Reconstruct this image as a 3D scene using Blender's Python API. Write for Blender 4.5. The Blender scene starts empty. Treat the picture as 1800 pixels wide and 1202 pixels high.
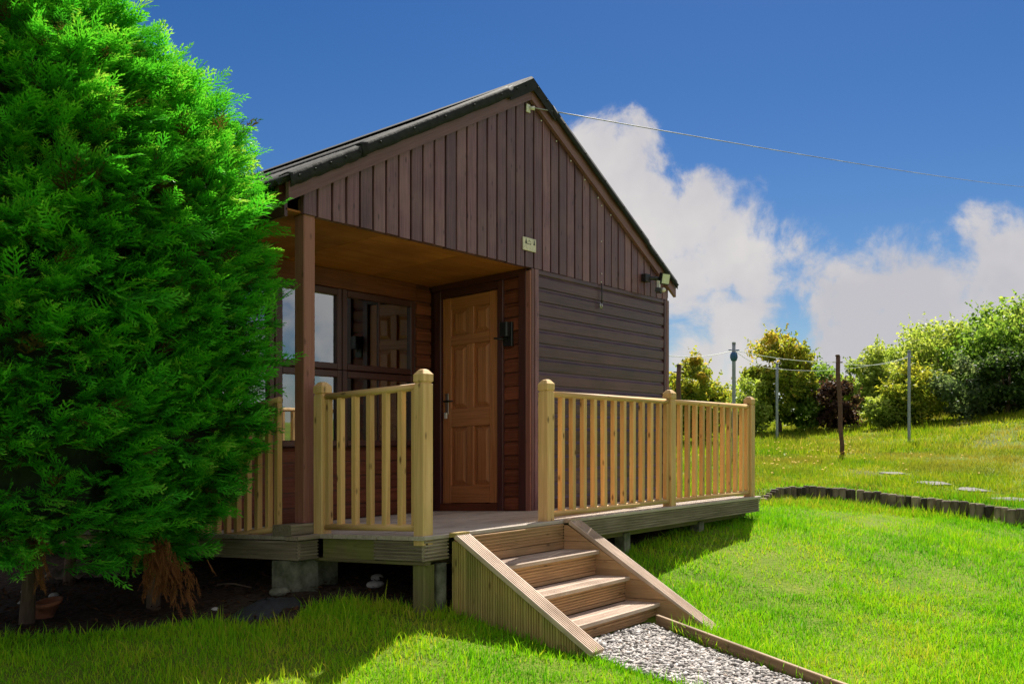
import bpy, math, random
import numpy as np
from mathutils import Vector
random.seed(7); RNG = np.random.default_rng(11)
scene = bpy.context.scene
COL = scene.collection
R = math.radians

# ------------------------------------------------------------------ camera
F, HOR, YAW = 1658.5, 769.5, R(37.715)          # focal length and eye level in photo pixels, heading from +x
CAM = np.array([-4.146, -5.082, .658])
DV = np.array([math.cos(YAW), math.sin(YAW), 0]); RV = np.array([math.sin(YAW), -math.cos(YAW), 0]); UP = np.array([0, 0, 1.])
cd = bpy.data.cameras.new('camera'); cam = bpy.data.objects.new('camera', cd); COL.objects.link(cam)
cd.lens = F / 1800 * 36; cd.sensor_width = 36; cd.sensor_fit = 'HORIZONTAL'
cd.shift_y = (HOR - 601) / 1800; cd.clip_start = .05; cd.clip_end = 3000
cam.location = CAM; cam.rotation_euler = (R(90), 0, YAW - R(90)); scene.camera = cam
def ray(px, py): return DV + RV * (px - 900) / F + UP * (HOR - py) / F
def at(px, py, depth): return CAM + ray(px, py) * depth

# ------------------------------------------------------------------ light
SUN_AZ, SUN_EL = R(20.5), R(50)                    # azimuth from +x towards +y
sdir = Vector((math.cos(SUN_EL) * math.cos(SUN_AZ), math.cos(SUN_EL) * math.sin(SUN_AZ), math.sin(SUN_EL)))
sl = bpy.data.lights.new('sun', 'SUN'); sl.energy = 2.0; sl.angle = R(.53); sl.color = (1, .94, .84)
so = bpy.data.objects.new('sun', sl); COL.objects.link(so); so.location = (6, 4, 12); so.rotation_euler = sdir.to_track_quat('Z', 'Y').to_euler()
scene.view_settings.view_transform = 'Standard'; scene.view_settings.look = 'None'
scene.view_settings.gamma = 1; scene.view_settings.use_curve_mapping = False
scene.view_settings.exposure = 2.5

world = bpy.data.worlds.new('World'); scene.world = world; world.use_nodes = True
def build_world():
    nt = world.node_tree; N = nt.nodes; L = nt.links; N.clear()
    out = N.new('ShaderNodeOutputWorld'); bg = N.new('ShaderNodeBackground'); L.new(bg.outputs[0], out.inputs[0])
    sky = N.new('ShaderNodeTexSky'); sky.sky_type = 'NISHITA'; sky.sun_disc = False
    sky.sun_elevation = SUN_EL; sky.sun_rotation = R(90) - SUN_AZ
    sky.air_density = 1.0; sky.dust_density = .15; sky.ozone_density = 3.0; sky.altitude = 200
    bg.inputs[1].default_value = .07
    hs = N.new('ShaderNodeHueSaturation'); hs.inputs['Hue'].default_value = .511; hs.inputs['Saturation'].default_value = 1.36; hs.inputs['Value'].default_value = .185
    L.new(sky.outputs[0], hs.inputs['Color'])
    tc = N.new('ShaderNodeTexCoord')
    def noise(scale, detail, rough, dist=0.):
        n = N.new('ShaderNodeTexNoise'); n.inputs['Scale'].default_value = scale; n.inputs['Detail'].default_value = detail
        n.inputs['Roughness'].default_value = rough; n.inputs['Distortion'].default_value = dist
        L.new(tc.outputs['Generated'], n.inputs['Vector']); return n
    def math_(op, a, b=None):
        m = N.new('ShaderNodeMath'); m.operation = op
        for i, v in enumerate((a, b)):
            if v is None: continue
            if isinstance(v, (int, float)): m.inputs[i].default_value = v
            else: L.new(v, m.inputs[i])
        return m.outputs[0]
    # heaps of fair-weather cloud standing round the horizon: (direction, angular radius)
    blobs = []
    for px, py, r in [(1040, 262, 60), (1095, 320, 95), (1165, 400, 105), (1225, 375, 80), (1290, 440, 95), (1318, 495, 48), (1195, 490, 70),
                      (1285, 570, 80), (1230, 640, 80), (1330, 660, 80),
                      (1525, 520, 90), (1600, 560, 120), (1500, 610, 72), (1680, 620, 100), (1560, 670, 130), (1470, 690, 40),
                      (1780, 470, 85), (1740, 560, 80), (1800, 560, 90)]:
        v = ray(px, py); v /= np.linalg.norm(v); blobs.append((v, r / F * 1.06))
    cur = None
    for v, r in blobs:
        dn = N.new('ShaderNodeVectorMath'); dn.operation = 'DISTANCE'; L.new(tc.outputs['Generated'], dn.inputs[0]); dn.inputs[1].default_value = tuple(v)
        mr = N.new('ShaderNodeMapRange'); mr.clamp = True; mr.inputs[1].default_value = 0; mr.inputs[2].default_value = r * 1.7
        mr.inputs[3].default_value = 1; mr.inputs[4].default_value = 0; L.new(dn.outputs['Value'], mr.inputs[0])
        cur = mr.outputs[0] if cur is None else math_('MAXIMUM', cur, mr.outputs[0])
    # unseen cloud from noise, added outside the part drawn above to lift the shade
    vd = ray(1000, 420); vd /= np.linalg.norm(vd)
    dn = N.new('ShaderNodeVectorMath'); dn.operation = 'DISTANCE'; L.new(tc.outputs['Generated'], dn.inputs[0]); dn.inputs[1].default_value = tuple(vd)
    mr = N.new('ShaderNodeMapRange'); mr.inputs[1].default_value = .62; mr.inputs[2].default_value = .95; L.new(dn.outputs['Value'], mr.inputs[0])
    ng = noise(2.3, 3, .5); gn = math_('MULTIPLY', math_('ADD', ng.outputs[0], .07), mr.outputs[0]); cur = math_('MAXIMUM', cur, gn)
    n1 = noise(13, 8, .62, .35); n2 = noise(4.5, 5, .6); n3 = noise(34, 8, .65)
    s = math_('ADD', cur, math_('MULTIPLY', math_('SUBTRACT', n1.outputs[0], .5), 1.35))
    s = math_('ADD', s, math_('MULTIPLY', math_('SUBTRACT', n3.outputs[0], .5), .35))
    cov = N.new('ShaderNodeMapRange'); cov.interpolation_type = 'SMOOTHERSTEP'
    cov.inputs[1].default_value = .30; cov.inputs[2].default_value = .72; L.new(s, cov.inputs[0])
    cov.inputs[4].default_value = .96
    sh = N.new('ShaderNodeValToRGB'); sh.color_ramp.elements[0].color = (1.42, 1.38, 1.45, 1); sh.color_ramp.elements[1].color = (1.9, 1.81, 1.75, 1)
    sh.color_ramp.elements[0].position = .35; sh.color_ramp.elements[1].position = .62; L.new(n2.outputs[0], sh.inputs[0])
    mx = N.new('ShaderNodeMixRGB'); L.new(cov.outputs[0], mx.inputs[0]); L.new(hs.outputs[0], mx.inputs[1]); L.new(sh.outputs[0], mx.inputs[2])
    L.new(mx.outputs[0], bg.inputs[0])
build_world()

# ------------------------------------------------------------------ materials
def new_mat(name):
    m = bpy.data.materials.new(name); m.use_nodes = True; nt = m.node_tree
    return m, nt, nt.nodes, nt.links, nt.nodes['Principled BSDF']
def ramp(N, stops):
    r = N.new('ShaderNodeValToRGB'); e = r.color_ramp.elements
    while len(e) < len(stops): e.new(.5)
    for q, (p, c) in zip(e, stops): q.position = p; q.color = (*c, 1)
    return r
def mixc(N, L, f, a, b, typ='MIX'):
    m = N.new('ShaderNodeMixRGB'); m.blend_type = typ
    for i, v in enumerate((f, a, b)):
        if isinstance(v, (int, float)): m.inputs[i].default_value = v
        elif isinstance(v, tuple): m.inputs[i].default_value = (*v, 1)
        else: L.new(v, m.inputs[i])
    return m.outputs[0]
def wood(name, dark, light, rough=.6, stain=None, stain_amt=.0, knots=0., var=.25, bump=.25, groove=0., along=(1.5, 38, 38), spec=.3):
    """timber whose grain follows the 'gr' attribute (length, width, thickness in metres); each board differs"""
    m, nt, N, L, P = new_mat(name)
    a = N.new('ShaderNodeAttribute'); a.attribute_name = 'gr'; oi = N.new('ShaderNodeObjectInfo')
    off = N.new('ShaderNodeVectorMath'); off.operation = 'MULTIPLY_ADD'
    cmb = N.new('ShaderNodeCombineXYZ')
    for i in range(3): L.new(oi.outputs['Random'], cmb.inputs[i])
    L.new(cmb.outputs[0], off.inputs[0]); off.inputs[1].default_value = (37, 19, 53); L.new(a.outputs['Vector'], off.inputs[2])
    mp = N.new('ShaderNodeVectorMath'); mp.operation = 'MULTIPLY'; L.new(off.outputs[0], mp.inputs[0]); mp.inputs[1].default_value = along
    g = N.new('ShaderNodeTexNoise'); g.inputs['Scale'].default_value = 1.6; g.inputs['Detail'].default_value = 7; g.inputs['Roughness'].default_value = .62; g.inputs['Distortion'].default_value = .5
    L.new(mp.outputs[0], g.inputs['Vector'])
    r = ramp(N, [(.3, dark), (.68, light)]); L.new(g.outputs[0], r.inputs[0]); col = r.outputs[0]
    b = N.new('ShaderNodeTexNoise'); b.inputs['Scale'].default_value = 3.2; b.inputs['Detail'].default_value = 4; L.new(off.outputs[0], b.inputs['Vector'])
    if stain:
        sr = ramp(N, [(.42, (0, 0, 0)), (.7, (stain_amt,) * 3)]); L.new(b.outputs[0], sr.inputs[0]); col = mixc(N, L, sr.outputs[0], col, stain)
    if knots:
        mk = N.new('ShaderNodeVectorMath'); mk.operation = 'MULTIPLY'; L.new(off.outputs[0], mk.inputs[0]); mk.inputs[1].default_value = (5.2, 13, 13)
        vo = N.new('ShaderNodeTexVoronoi'); vo.inputs['Scale'].default_value = 1.; L.new(mk.outputs[0], vo.inputs['Vector'])
        kr = ramp(N, [(.06, (knots,) * 3), (.17, (0, 0, 0))]); L.new(vo.outputs['Distance'], kr.inputs[0])
        col = mixc(N, L, kr.outputs[0], col, tuple(c * .28 for c in dark))
    # board-to-board difference
    hv = N.new('ShaderNodeHueSaturation'); mr = N.new('ShaderNodeMapRange'); mr.inputs[3].default_value = 1 - var; mr.inputs[4].default_value = 1 + var
    L.new(oi.outputs['Random'], mr.inputs[0]); L.new(mr.outputs[0], hv.inputs['Value']); L.new(col, hv.inputs['Color'])
    L.new(hv.outputs[0], P.inputs['Base Color'])
    P.inputs['Specular IOR Level'].default_value = spec
    rr = N.new('ShaderNodeMapRange'); rr.inputs[3].default_value = rough - .12; rr.inputs[4].default_value = rough + .15; L.new(b.outputs[0], rr.inputs[0]); L.new(rr.outputs[0], P.inputs['Roughness'])
    bp = N.new('ShaderNodeBump'); bp.inputs['Strength'].default_value = bump; bp.inputs['Distance'].default_value = .004; L.new(g.outputs[0], bp.inputs['Height'])
    L.new(bp.outputs[0], P.inputs['Normal'])
    return m
def plain(name, col, rough=.6, var=.15, scale=14., bump=.15, metal=0., spec=.5, col2=None):
    m, nt, N, L, P = new_mat(name)
    tc = N.new('ShaderNodeTexCoord'); n = N.new('ShaderNodeTexNoise'); n.inputs['Scale'].default_value = scale; n.inputs['Detail'].default_value = 8; n.inputs['Roughness'].default_value = .65
    L.new(tc.outputs['Object'], n.inputs['Vector'])
    lo = col2 or tuple(c * (1 - var) for c in col); r = ramp(N, [(.32, lo), (.68, tuple(min(1, c * (1 + var)) for c in col))]); L.new(n.outputs[0], r.inputs[0])
    L.new(r.outputs[0], P.inputs['Base Color']); P.inputs['Roughness'].default_value = rough; P.inputs['Metallic'].default_value = metal; P.inputs['Specular IOR Level'].default_value = spec
    if bump:
        bp = N.new('ShaderNodeBump'); bp.inputs['Strength'].default_value = bump; bp.inputs['Distance'].default_value = .01; L.new(n.outputs[0], bp.inputs['Height']); L.new(bp.outputs[0], P.inputs['Normal'])
    return m
def leafy(name, stops, transl=.45, rough=.5, patch=None, patch_scale=.35):
    """foliage: colour by the per-leaf attribute 'lc', light passing through"""
    m, nt, N, L, P = new_mat(name)
    a = N.new('ShaderNodeAttribute'); a.attribute_name = 'lc'
    r = ramp(N, stops); L.new(a.outputs['Fac'], r.inputs[0]); col = r.outputs[0]
    if patch:
        tc = N.new('ShaderNodeTexCoord'); n = N.new('ShaderNodeTexNoise'); n.inputs['Scale'].default_value = patch_scale; n.inputs['Detail'].default_value = 5
        L.new(tc.outputs['Object'], n.inputs['Vector']); q = ramp(N, [(.45, (0, 0, 0)), (.72, (.75,) * 3)]); L.new(n.outputs[0], q.inputs[0])
        col = mixc(N, L, q.outputs[0], col, patch)
    L.new(col, P.inputs['Base Color']); P.inputs['Roughness'].default_value = rough; P.inputs['Specular IOR Level'].default_value = .1
    t = N.new('ShaderNodeBsdfTranslucent'); L.new(mixc(N, L, 1., col, (1.25, 1.2, .7), 'MULTIPLY'), t.inputs['Color'])
    ms = N.new('ShaderNodeMixShader'); ms.inputs[0].default_value = transl
    out = nt.nodes['Material Output']; L.new(P.outputs[0], ms.inputs[1]); L.new(t.outputs[0], ms.inputs[2]); L.new(ms.outputs[0], out.inputs[0])
    return m

M = {}
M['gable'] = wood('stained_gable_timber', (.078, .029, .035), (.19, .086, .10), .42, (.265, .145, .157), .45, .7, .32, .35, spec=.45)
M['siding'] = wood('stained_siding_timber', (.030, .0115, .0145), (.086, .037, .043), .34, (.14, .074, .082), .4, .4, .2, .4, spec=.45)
M['trim'] = wood('stained_trim_timber', (.13, .054, .056), (.20, .10, .10), .5, None, 0, .25, .15, .2, spec=.4)
M['post'] = wood('reddish_post_timber', (.25, .095, .07), (.36, .155, .12), .55, None, 0, .6, .05, .2)
M['porchwall'] = wood('red_brown_porch_timber', (.13, .034, .016), (.25, .075, .037), .5, (.07, .021, .013), .5, .3, .25, .25)
M['frame'] = wood('mahogany_frame_timber', (.06, .019, .018), (.10, .033, .03), .35, None, 0, 0, .1, .1, spec=.5)
M['ceiling'] = wood('plywood_ceiling', (.33, .11, .022), (.50, .19, .042), .6, (.24, .075, .015), .6, .0, .12, .1, along=(1.2, 9, 9))
M['door'] = wood('varnished_door_timber', (.38, .13, .045), (.64, .265, .10), .38, None, 0, 0, .08, .08, along=(1.2, 55, 55), spec=.5)
M['pine'] = wood('new_treated_pine', (.54, .30, .115), (.76, .50, .24), .6, (.54, .39, .15), .45, .85, .13, .12, along=(1.2, 24, 24))
M['baluster'] = wood('baluster_pine', (.58, .29, .10), (.78, .49, .21), .6, (.56, .38, .15), .5, .95, .2, .12, along=(1.2, 24, 24))
M['steps'] = wood('step_timber', (.34, .18, .08), (.58, .35, .175), .62, (.28, .185, .09), .6, .7, .18, .2)
M['steptop'] = wood('walked_step_timber', (.40, .29, .21), (.62, .49, .39), .6, (.2, .13, .08), .5, .3, .12, .2)
M['stepside'] = wood('mossy_step_side', (.30, .20, .065), (.50, .37, .14), .65, (.22, .23, .06), .65, .7, .18, .2)
M['deck'] = wood('weathered_deck_timber', (.34, .28, .225), (.56, .48, .41), .65, (.3, .235, .175), .5, .4, .14, .25)
M['fascia'] = wood('algae_fascia_timber', (.15, .115, .08), (.42, .34, .25), .75, (.14, .125, .06), .45, .2, .2, .4)
M['joist'] = wood('damp_joist_timber', (.08, .065, .03), (.2, .16, .08), .8, (.15, .17, .03), .8, .2, .2, .4)
M['edging'] = wood('edging_board_timber', (.16, .10, .05), (.32, .21, .11), .7, (.1, .07, .04), .6, .3, .15, .3)
M['log'] = wood('tarred_log', (.035, .026, .02), (.13, .10, .075), .85, (.30, .24, .17), .75, .2, .75, .5, along=(6, 40, 40))
M['bark'] = wood('rough_bark', (.06, .04, .026), (.16, .11, .075), .9, None, 0, 0, .2, .8, along=(4, 22, 22))
M['roof'] = plain('black_corrugated_sheet', (.034, .034, .033), .85, .45, 22, .4, spec=.12, col2=(.016, .016, .016))
M['verge'] = plain('black_verge_strip', (.019, .0195, .0185), .75, .4, 18, .3, spec=.2)
M['concrete'] = plain('mossy_concrete', (.17, .165, .12), .9, .5, 9, .6, col2=(.055, .065, .03))
M['slab'] = plain('grey_stone_slab', (.10, .09, .082), .85, .3, 12, .4)
M['galv'] = plain('galvanised_steel', (.26, .29, .32), .5, .2, 20, .05, metal=.5)
M['rust'] = plain('rusty_steel', (.10, .05, .035), .85, .4, 20, .3)
M['bluerope'] = plain('blue_rope', (.03, .10, .24), .8, .3, 30, .2)
M['line'] = plain('washing_line_plastic', (.55, .60, .55), .6, .1, 30, 0)
M['cable'] = plain('overhead_cable_sheath', (.42, .42, .44), .6, .3, 2, 0, col2=(.10, .10, .13))
M['black'] = plain('black_plastic', (.012, .012, .013), .4, .1, 20, 0)
M['whiteplastic'] = plain('white_plastic', (.72, .70, .64), .45, .08, 20, 0)
M['panel'] = plain('lamp_lens', (.62, .64, .52), .25, .05, 40, 0)
M['signwhite'] = plain('weathered_sign_enamel', (.66, .60, .48), .5, .2, 30, .05)
M['signblack'] = plain('sign_print', (.03, .03, .03), .6, .2, 30, 0)
M['steel'] = plain('brushed_handle_steel', (.5, .48, .45), .3, .1, 30, 0, metal=1.)
M['soil'] = plain('dark_soil', (.035, .024, .016), .95, .6, 9, .9)
M['stone'] = plain('pale_stone', (.42, .40, .37), .85, .3, 20, .3)
M['terra'] = plain('terracotta', (.28, .10, .045), .8, .2, 20, .2)
M['felt'] = plain('brown_roofing_felt', (.13, .10, .075), .9, .3, 12, .3)
M['membrane'] = plain('black_weed_membrane', (.018, .019, .022), .7, .4, 40, .6)
M['blind'] = plain('white_window_blind', (.80, .82, .82), .7, .05, 3, 0)
M['curtain'] = plain('tan_curtain', (.42, .33, .22), .8, .15, 5, .1)
M['room'] = plain('dim_room_paint', (.10, .07, .05), .8, .1, 5, 0)
def glass_mat():
    m, nt, N, L, P = new_mat('window_glass')
    N.remove(P); out = N['Material Output']
    g = N.new('ShaderNodeBsdfGlossy'); g.inputs['Roughness'].default_value = .02; g.inputs['Color'].default_value = (.92, .97, 1, 1)
    t = N.new('ShaderNodeBsdfTransparent'); t.inputs['Color'].default_value = (.80, .84, .84, 1)
    fr = N.new('ShaderNodeFresnel'); fr.inputs['IOR'].default_value = 4.4
    ms = N.new('ShaderNodeMixShader'); L.new(fr.outputs[0], ms.inputs[0]); L.new(t.outputs[0], ms.inputs[1]); L.new(g.outputs[0], ms.inputs[2]); L.new(ms.outputs[0], out.inputs[0])
    return m
M['glass'] = glass_mat()
M['grass'] = leafy('grass_blades', [(0, (.06, .27, .006)), (.45, (.20, .48, .009)), (.8, (.36, .52, .014)), (1, (.50, .45, .06))], .40, .5)
M['grassfar'] = leafy('meadow_blades', [(0, (.08, .20, .008)), (.45, (.21, .32, .010)), (.8, (.33, .37, .02)), (1, (.45, .36, .09))], .44, .5, (.27, .20, .05), .55)
M['conifer'] = leafy('conifer_sprays', [(0, (.075, .05, .018)), (.06, (.016, .10, .012)), (.4, (.06, .42, .022)), (.8, (.15, .56, .035)), (1, (.36, .60, .08))], .36, .5)
M['dead'] = leafy('dead_conifer_sprays', [(0, (.14, .052, .016)), (1, (.30, .13, .045))], .2, .7)
M['inner'] = plain('hedge_core_shade', (.012, .022, .007), .95, .5, 14, .5)  # near-black core colour stands in for shade inside the hedge

# ------------------------------------------------------------------ mesh helpers
KY = -.048                                      # the cabin floor has settled: it falls towards the back
SH = [0.]
WL = {}
def tag(o, label=None, cat=None, group=None, kind=None):
    if label: o['label'] = label
    if cat: o['category'] = cat
    if group: o['group'] = group
    if kind: o['kind'] = kind
    return o
def thing(name, loc, label, cat, group=None):
    o = bpy.data.objects.new(name, None); COL.objects.link(o); o.empty_display_size = .1
    loc = (loc[0], loc[1], loc[2] + SH[0] * loc[1]); o.location = loc; WL[o] = np.array(loc, float)
    return tag(o, label, cat, group)
def finish(name, V, faces, mat, parent=None, gr=None, smooth=False, lc=None, origin=None):
    V = np.array(V, float)
    if SH[0]: V[:, 2] += SH[0] * V[:, 1]
    c = (V.min(0) + V.max(0)) / 2 if origin is None else np.array(origin, float)
    me = bpy.data.meshes.new(name); me.from_pydata((V - c).tolist(), [], faces); me.materials.append(M[mat] if isinstance(mat, str) else mat)
    if gr is not None:
        at_ = me.attributes.new('gr', 'FLOAT_VECTOR', 'POINT'); at_.data.foreach_set('vector', np.array(gr, np.float32).ravel())
    if smooth: me.polygons.foreach_set('use_smooth', [True] * len(me.polygons))
    me.update()
    o = bpy.data.objects.new(name, me); COL.objects.link(o); WL[o] = c
    if parent: o.parent = parent; o.location = c - WL[parent]
    else: o.location = c
    return o
def fast(name, V, Fc, mat, parent=None, lc=None, kind=None, gr=None):
    """big numpy mesh: V (n,3), Fc (m,k)"""
    V = np.asarray(V, np.float32); Fc = np.asarray(Fc, np.int32); k = Fc.shape[1]
    c = (V.min(0) + V.max(0)) / 2; c[2] = V[:, 2].min()
    me = bpy.data.meshes.new(name); me.vertices.add(len(V)); me.vertices.foreach_set('co', (V - c).ravel())
    me.loops.add(Fc.size); me.loops.foreach_set('vertex_index', Fc.ravel())
    me.polygons.add(len(Fc)); me.polygons.foreach_set('loop_start', np.arange(0, Fc.size, k, dtype=np.int32))
    if lc is not None:
        a = me.attributes.new('lc', 'FLOAT', 'POINT'); a.data.foreach_set('value', np.asarray(lc, np.float32))
    if gr is not None:
        a = me.attributes.new('gr', 'FLOAT_VECTOR', 'POINT'); a.data.foreach_set('vector', np.asarray(gr, np.float32).ravel())
    me.materials.append(M[mat]); me.update(calc_edges=True)
    o = bpy.data.objects.new(name, me); COL.objects.link(o); WL[o] = c.astype(float)
    if parent: o.parent = parent; o.location = c - WL[parent]
    else: o.location = c
    if kind: o['kind'] = kind
    return o
def extrude(name, prof, P0, P1, U, Vv, mat, parent=None, smooth=False, a=None, b=None):
    """2D profile (u,v) swept from P0 to P1; a(u,v), b(u,v) shift the two ends along the sweep"""
    P0 = np.array(P0, float); P1 = np.array(P1, float); U = np.array(U, float); Vv = np.array(Vv, float)
    T = P1 - P0; Ln = np.linalg.norm(T); T /= Ln; n = len(prof); V = []; G = []
    off = random.uniform(0, 9)
    for end in (0, 1):
        for u, v in prof:
            t = (a(u, v) if a else 0) if end == 0 else Ln + (b(u, v) if b else 0)
            V.append(P0 + T * t + U * u + Vv * v); G.append((t + off, u, v))
    fs = [(i, (i + 1) % n, n + (i + 1) % n, n + i) for i in range(n)] + [tuple(range(n))[::-1], tuple(range(n, 2 * n))]
    if np.dot(np.cross(U, Vv), T) < 0: fs = [f[::-1] for f in fs]
    return finish(name, V, fs, mat, parent, G, smooth)
def rect(w, h, c=.004):
    a, b = w / 2, h / 2
    return [(-a + c, -b), (a - c, -b), (a, -b + c), (a, b - c), (a - c, b), (-a + c, b), (-a, b - c), (-a, -b + c)]
AX = {'x': ((1, 0, 0), (0, 1, 0), (0, 0, 1)), 'y': ((0, 1, 0), (1, 0, 0), (0, 0, 1)), 'z': ((0, 0, 1), (1, 0, 0), (0, 1, 0))}
def box(name, lo, hi, mat, parent=None, c=.004, axis=None):
    lo = np.array(lo, float); hi = np.array(hi, float); d = hi - lo; m = (lo + hi) / 2
    axis = axis or 'xyz'[int(np.argmax(d))]; T, U, V = [np.array(q, float) for q in AX[axis]]
    w, h, l = abs(d @ U), abs(d @ V), abs(d @ T); c = min(c, w * .3, h * .3)
    return extrude(name, rect(w, h, c), m - T * l / 2, m + T * l / 2, U, V, mat, parent)
def grooved(w, th, n=8, dep=.0045):
    """decking-board profile: grooves along its upper face (v = 0 is the face)"""
    pts = [(-w / 2 + .004, -th), (w / 2 - .004, -th), (w / 2, -th + .004), (w / 2, -.005), (w / 2 - .005, 0)]
    p = (w - .02) / n
    for i in range(n):
        x = w / 2 - .01 - i * p; g = p * .46
        pts += [(x - p * .20, 0), (x - p * .28, -dep), (x - p * .28 - g, -dep), (x - p * .36 - g, 0)]
    pts += [(-w / 2 + .005, 0), (-w / 2, -.005), (-w / 2, -th + .004)]
    return pts
def tube(name, pts, rad, mat, parent=None, seg=8):
    pts = [np.array(p, float) for p in pts]; V = []; G = []; n = len(pts); l = 0
    rad = rad if isinstance(rad, (list, tuple)) else [rad] * n
    for i, p in enumerate(pts):
        t = pts[min(i + 1, n - 1)] - pts[max(i - 1, 0)]; t = t / np.linalg.norm(t)
        a = np.cross(t, (0, 0, 1.) if abs(t[2]) < .9 else (1., 0, 0)); a /= np.linalg.norm(a); b = np.cross(t, a)
        if i: l += np.linalg.norm(p - pts[i - 1])
        for k in range(seg):
            th = 2 * math.pi * k / seg; V.append(p + (a * math.cos(th) + b * math.sin(th)) * rad[i]); G.append((l, rad[i] * math.cos(th), rad[i] * math.sin(th)))
    fs = [(i * seg + k, i * seg + (k + 1) % seg, (i + 1) * seg + (k + 1) % seg, (i + 1) * seg + k)[::-1] for i in range(n - 1) for k in range(seg)]
    fs += [tuple(range(seg)), tuple(range((n - 1) * seg, n * seg))[::-1]]
    return finish(name, V, fs, mat, parent, G, True)
def rock(name, c, s, mat, parent=None, seed=0, sub=2, jit=.22):
    import bmesh
    rg = np.random.default_rng(seed); bm = bmesh.new(); bmesh.ops.create_icosphere(bm, subdivisions=sub, radius=1)
    V = np.array([v.co[:] for v in bm.verts]); fs = [tuple(v.index for v in f.verts) for f in bm.faces]; bm.free()
    k = rg.normal(size=(6, 3)); k /= np.linalg.norm(k, axis=1)[:, None]
    for q in k: V *= (1 + jit * .5 * np.tanh(2 * (V @ q)))[:, None] ** .6
    V *= 1 + rg.normal(0, jit * .12, len(V))[:, None]
    return finish(name, V * np.array(s) + np.array(c), fs, mat, parent, None, sub > 1)

# ------------------------------------------------------------------ terrain
LOGS = np.array([at(px, py, d)[:2] for px, py, d in [(1338, 879, 11.4), (1375, 878, 11.9), (1420, 878, 12.2), (1480, 882, 12.2), (1540, 888, 12), (1600, 897, 11.7), (1660, 905, 11.4), (1720, 914, 11.1), (1800, 925, 10.7), (1900, 940, 10.3), (2050, 965, 9.7)]])
def seg_dist(P, poly):
    """signed distance to the log line, positive on the upper side"""
    best = np.full(len(P), 1e9); sg = np.ones(len(P)); par = np.zeros(len(P))
    for i in range(len(poly) - 1):
        a, b = poly[i], poly[i + 1]; ab = b - a; t = np.clip(((P - a) @ ab) / (ab @ ab), 0, 1); q = a + t[:, None] * ab
        dd = np.linalg.norm(P - q, axis=1); cr = ab[0] * (P[:, 1] - a[1]) - ab[1] * (P[:, 0] - a[0]); m = dd < best
        best[m] = dd[m]; sg[m] = np.sign(cr[m]); par[m] = i + t[m]
    return best * sg, par
def step_h(P):
    d, par = seg_dist(P, LOGS); h = .11 + .07 * np.clip(par / 6, 0, 1)
    k = np.clip((d + .03) / .06, 0, 1)
    fade = np.exp(-np.clip(d - .3, 0, None) / 1.8)
    end = np.clip(par / .6, 0, 1)
    return h * k * fade * end
ctl = [(.25, -1.05, -.43), (0, 0, -.37), (.4, -2.1, -.60), (1.6, -2.1, -.62), (2.67, -1., -.31), (5.2, -1.1, -.19), (4.0, -1.1, -.25), (2.5, 3, -.22), (5.4, 3, -.05), (8, 3, .02), (3, 8, 0), (-3, 8, -.3), (-8, 2, -.6), (-4, -6, -.8), (-4, -14, -1.0), (4, -12, -.9)]
for px, py, d in [(0, 1202, 4.5), (600, 1202, 4.7), (1200, 1202, 4.95), (1800, 1202, 5.2), (1500, 1050, 7.1), (1800, 1050, 7.3), (290, 1060, 6.3), (40, 1070, 6.2), (0, 1010, 8.0),
                  (1360, 878, 11.7), (1540, 888, 12), (1660, 905, 11.4), (1800, 925, 10.7),
                  (1400, 845, 14), (1600, 838, 15), (1760, 845, 14.5), (1481, 800, 19), (1598, 780, 21.5), (1366, 776, 25), (1700, 755, 23), (1800, 735, 23), (1440, 752, 29), (1560, 742, 29), (1800, 716, 28), (1240, 770, 25), (1700, 722, 29)]:
    ctl.append(tuple(at(px, py, d)))
for a, z in [(0, 3.0), (40, 2.0), (80, 1.0), (140, -1.), (200, -2.), (260, -1.5), (320, 2.5)]: ctl.append((70 * math.cos(R(a)), 70 * math.sin(R(a)), z))
ctl = np.array(ctl)
def tps_k(r): return np.where(r > 0, r * r * np.log(np.maximum(r, 1e-9)), 0)
_z = ctl[:, 2] - step_h(ctl[:, :2]) * 0
_n = len(ctl); _A = np.zeros((_n + 3, _n + 3)); _A[:_n, :_n] = tps_k(np.linalg.norm(ctl[:, None, :2] - ctl[None, :, :2], axis=2)) + np.eye(_n) * .35
_A[:_n, _n] = 1; _A[:_n, _n + 1:] = ctl[:, :2]; _A[_n, :_n] = 1; _A[_n + 1:, :_n] = ctl[:, :2].T
_w = np.linalg.solve(_A, np.r_[_z, 0, 0, 0])
def gz(P):
    P = np.atleast_2d(np.asarray(P, float))[:, :2]; out = np.empty(len(P)); Q = P.copy(); r = np.linalg.norm(Q, axis=1); k = np.minimum(1, 75 / np.maximum(r, 1e-6)); Q *= k[:, None]
    for s in range(0, len(P), 20000):
        q = Q[s:s + 20000]; out[s:s + 20000] = tps_k(np.linalg.norm(q[:, None] - ctl[None, :, :2], axis=2)) @ _w[:_n] + _w[_n] + q @ _w[_n + 1:]
    return out + step_h(P)
def g1(x, y): return float(gz([(x, y)])[0])
def hit(px, py, t0=2., t1=60.):
    ts = np.linspace(t0, t1, 1500); P = CAM + ray(px, py) * ts[:, None]; under = P[:, 2] < gz(P)
    i = int(np.argmax(under)); return P[i] if under.any() else P[-1]

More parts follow.
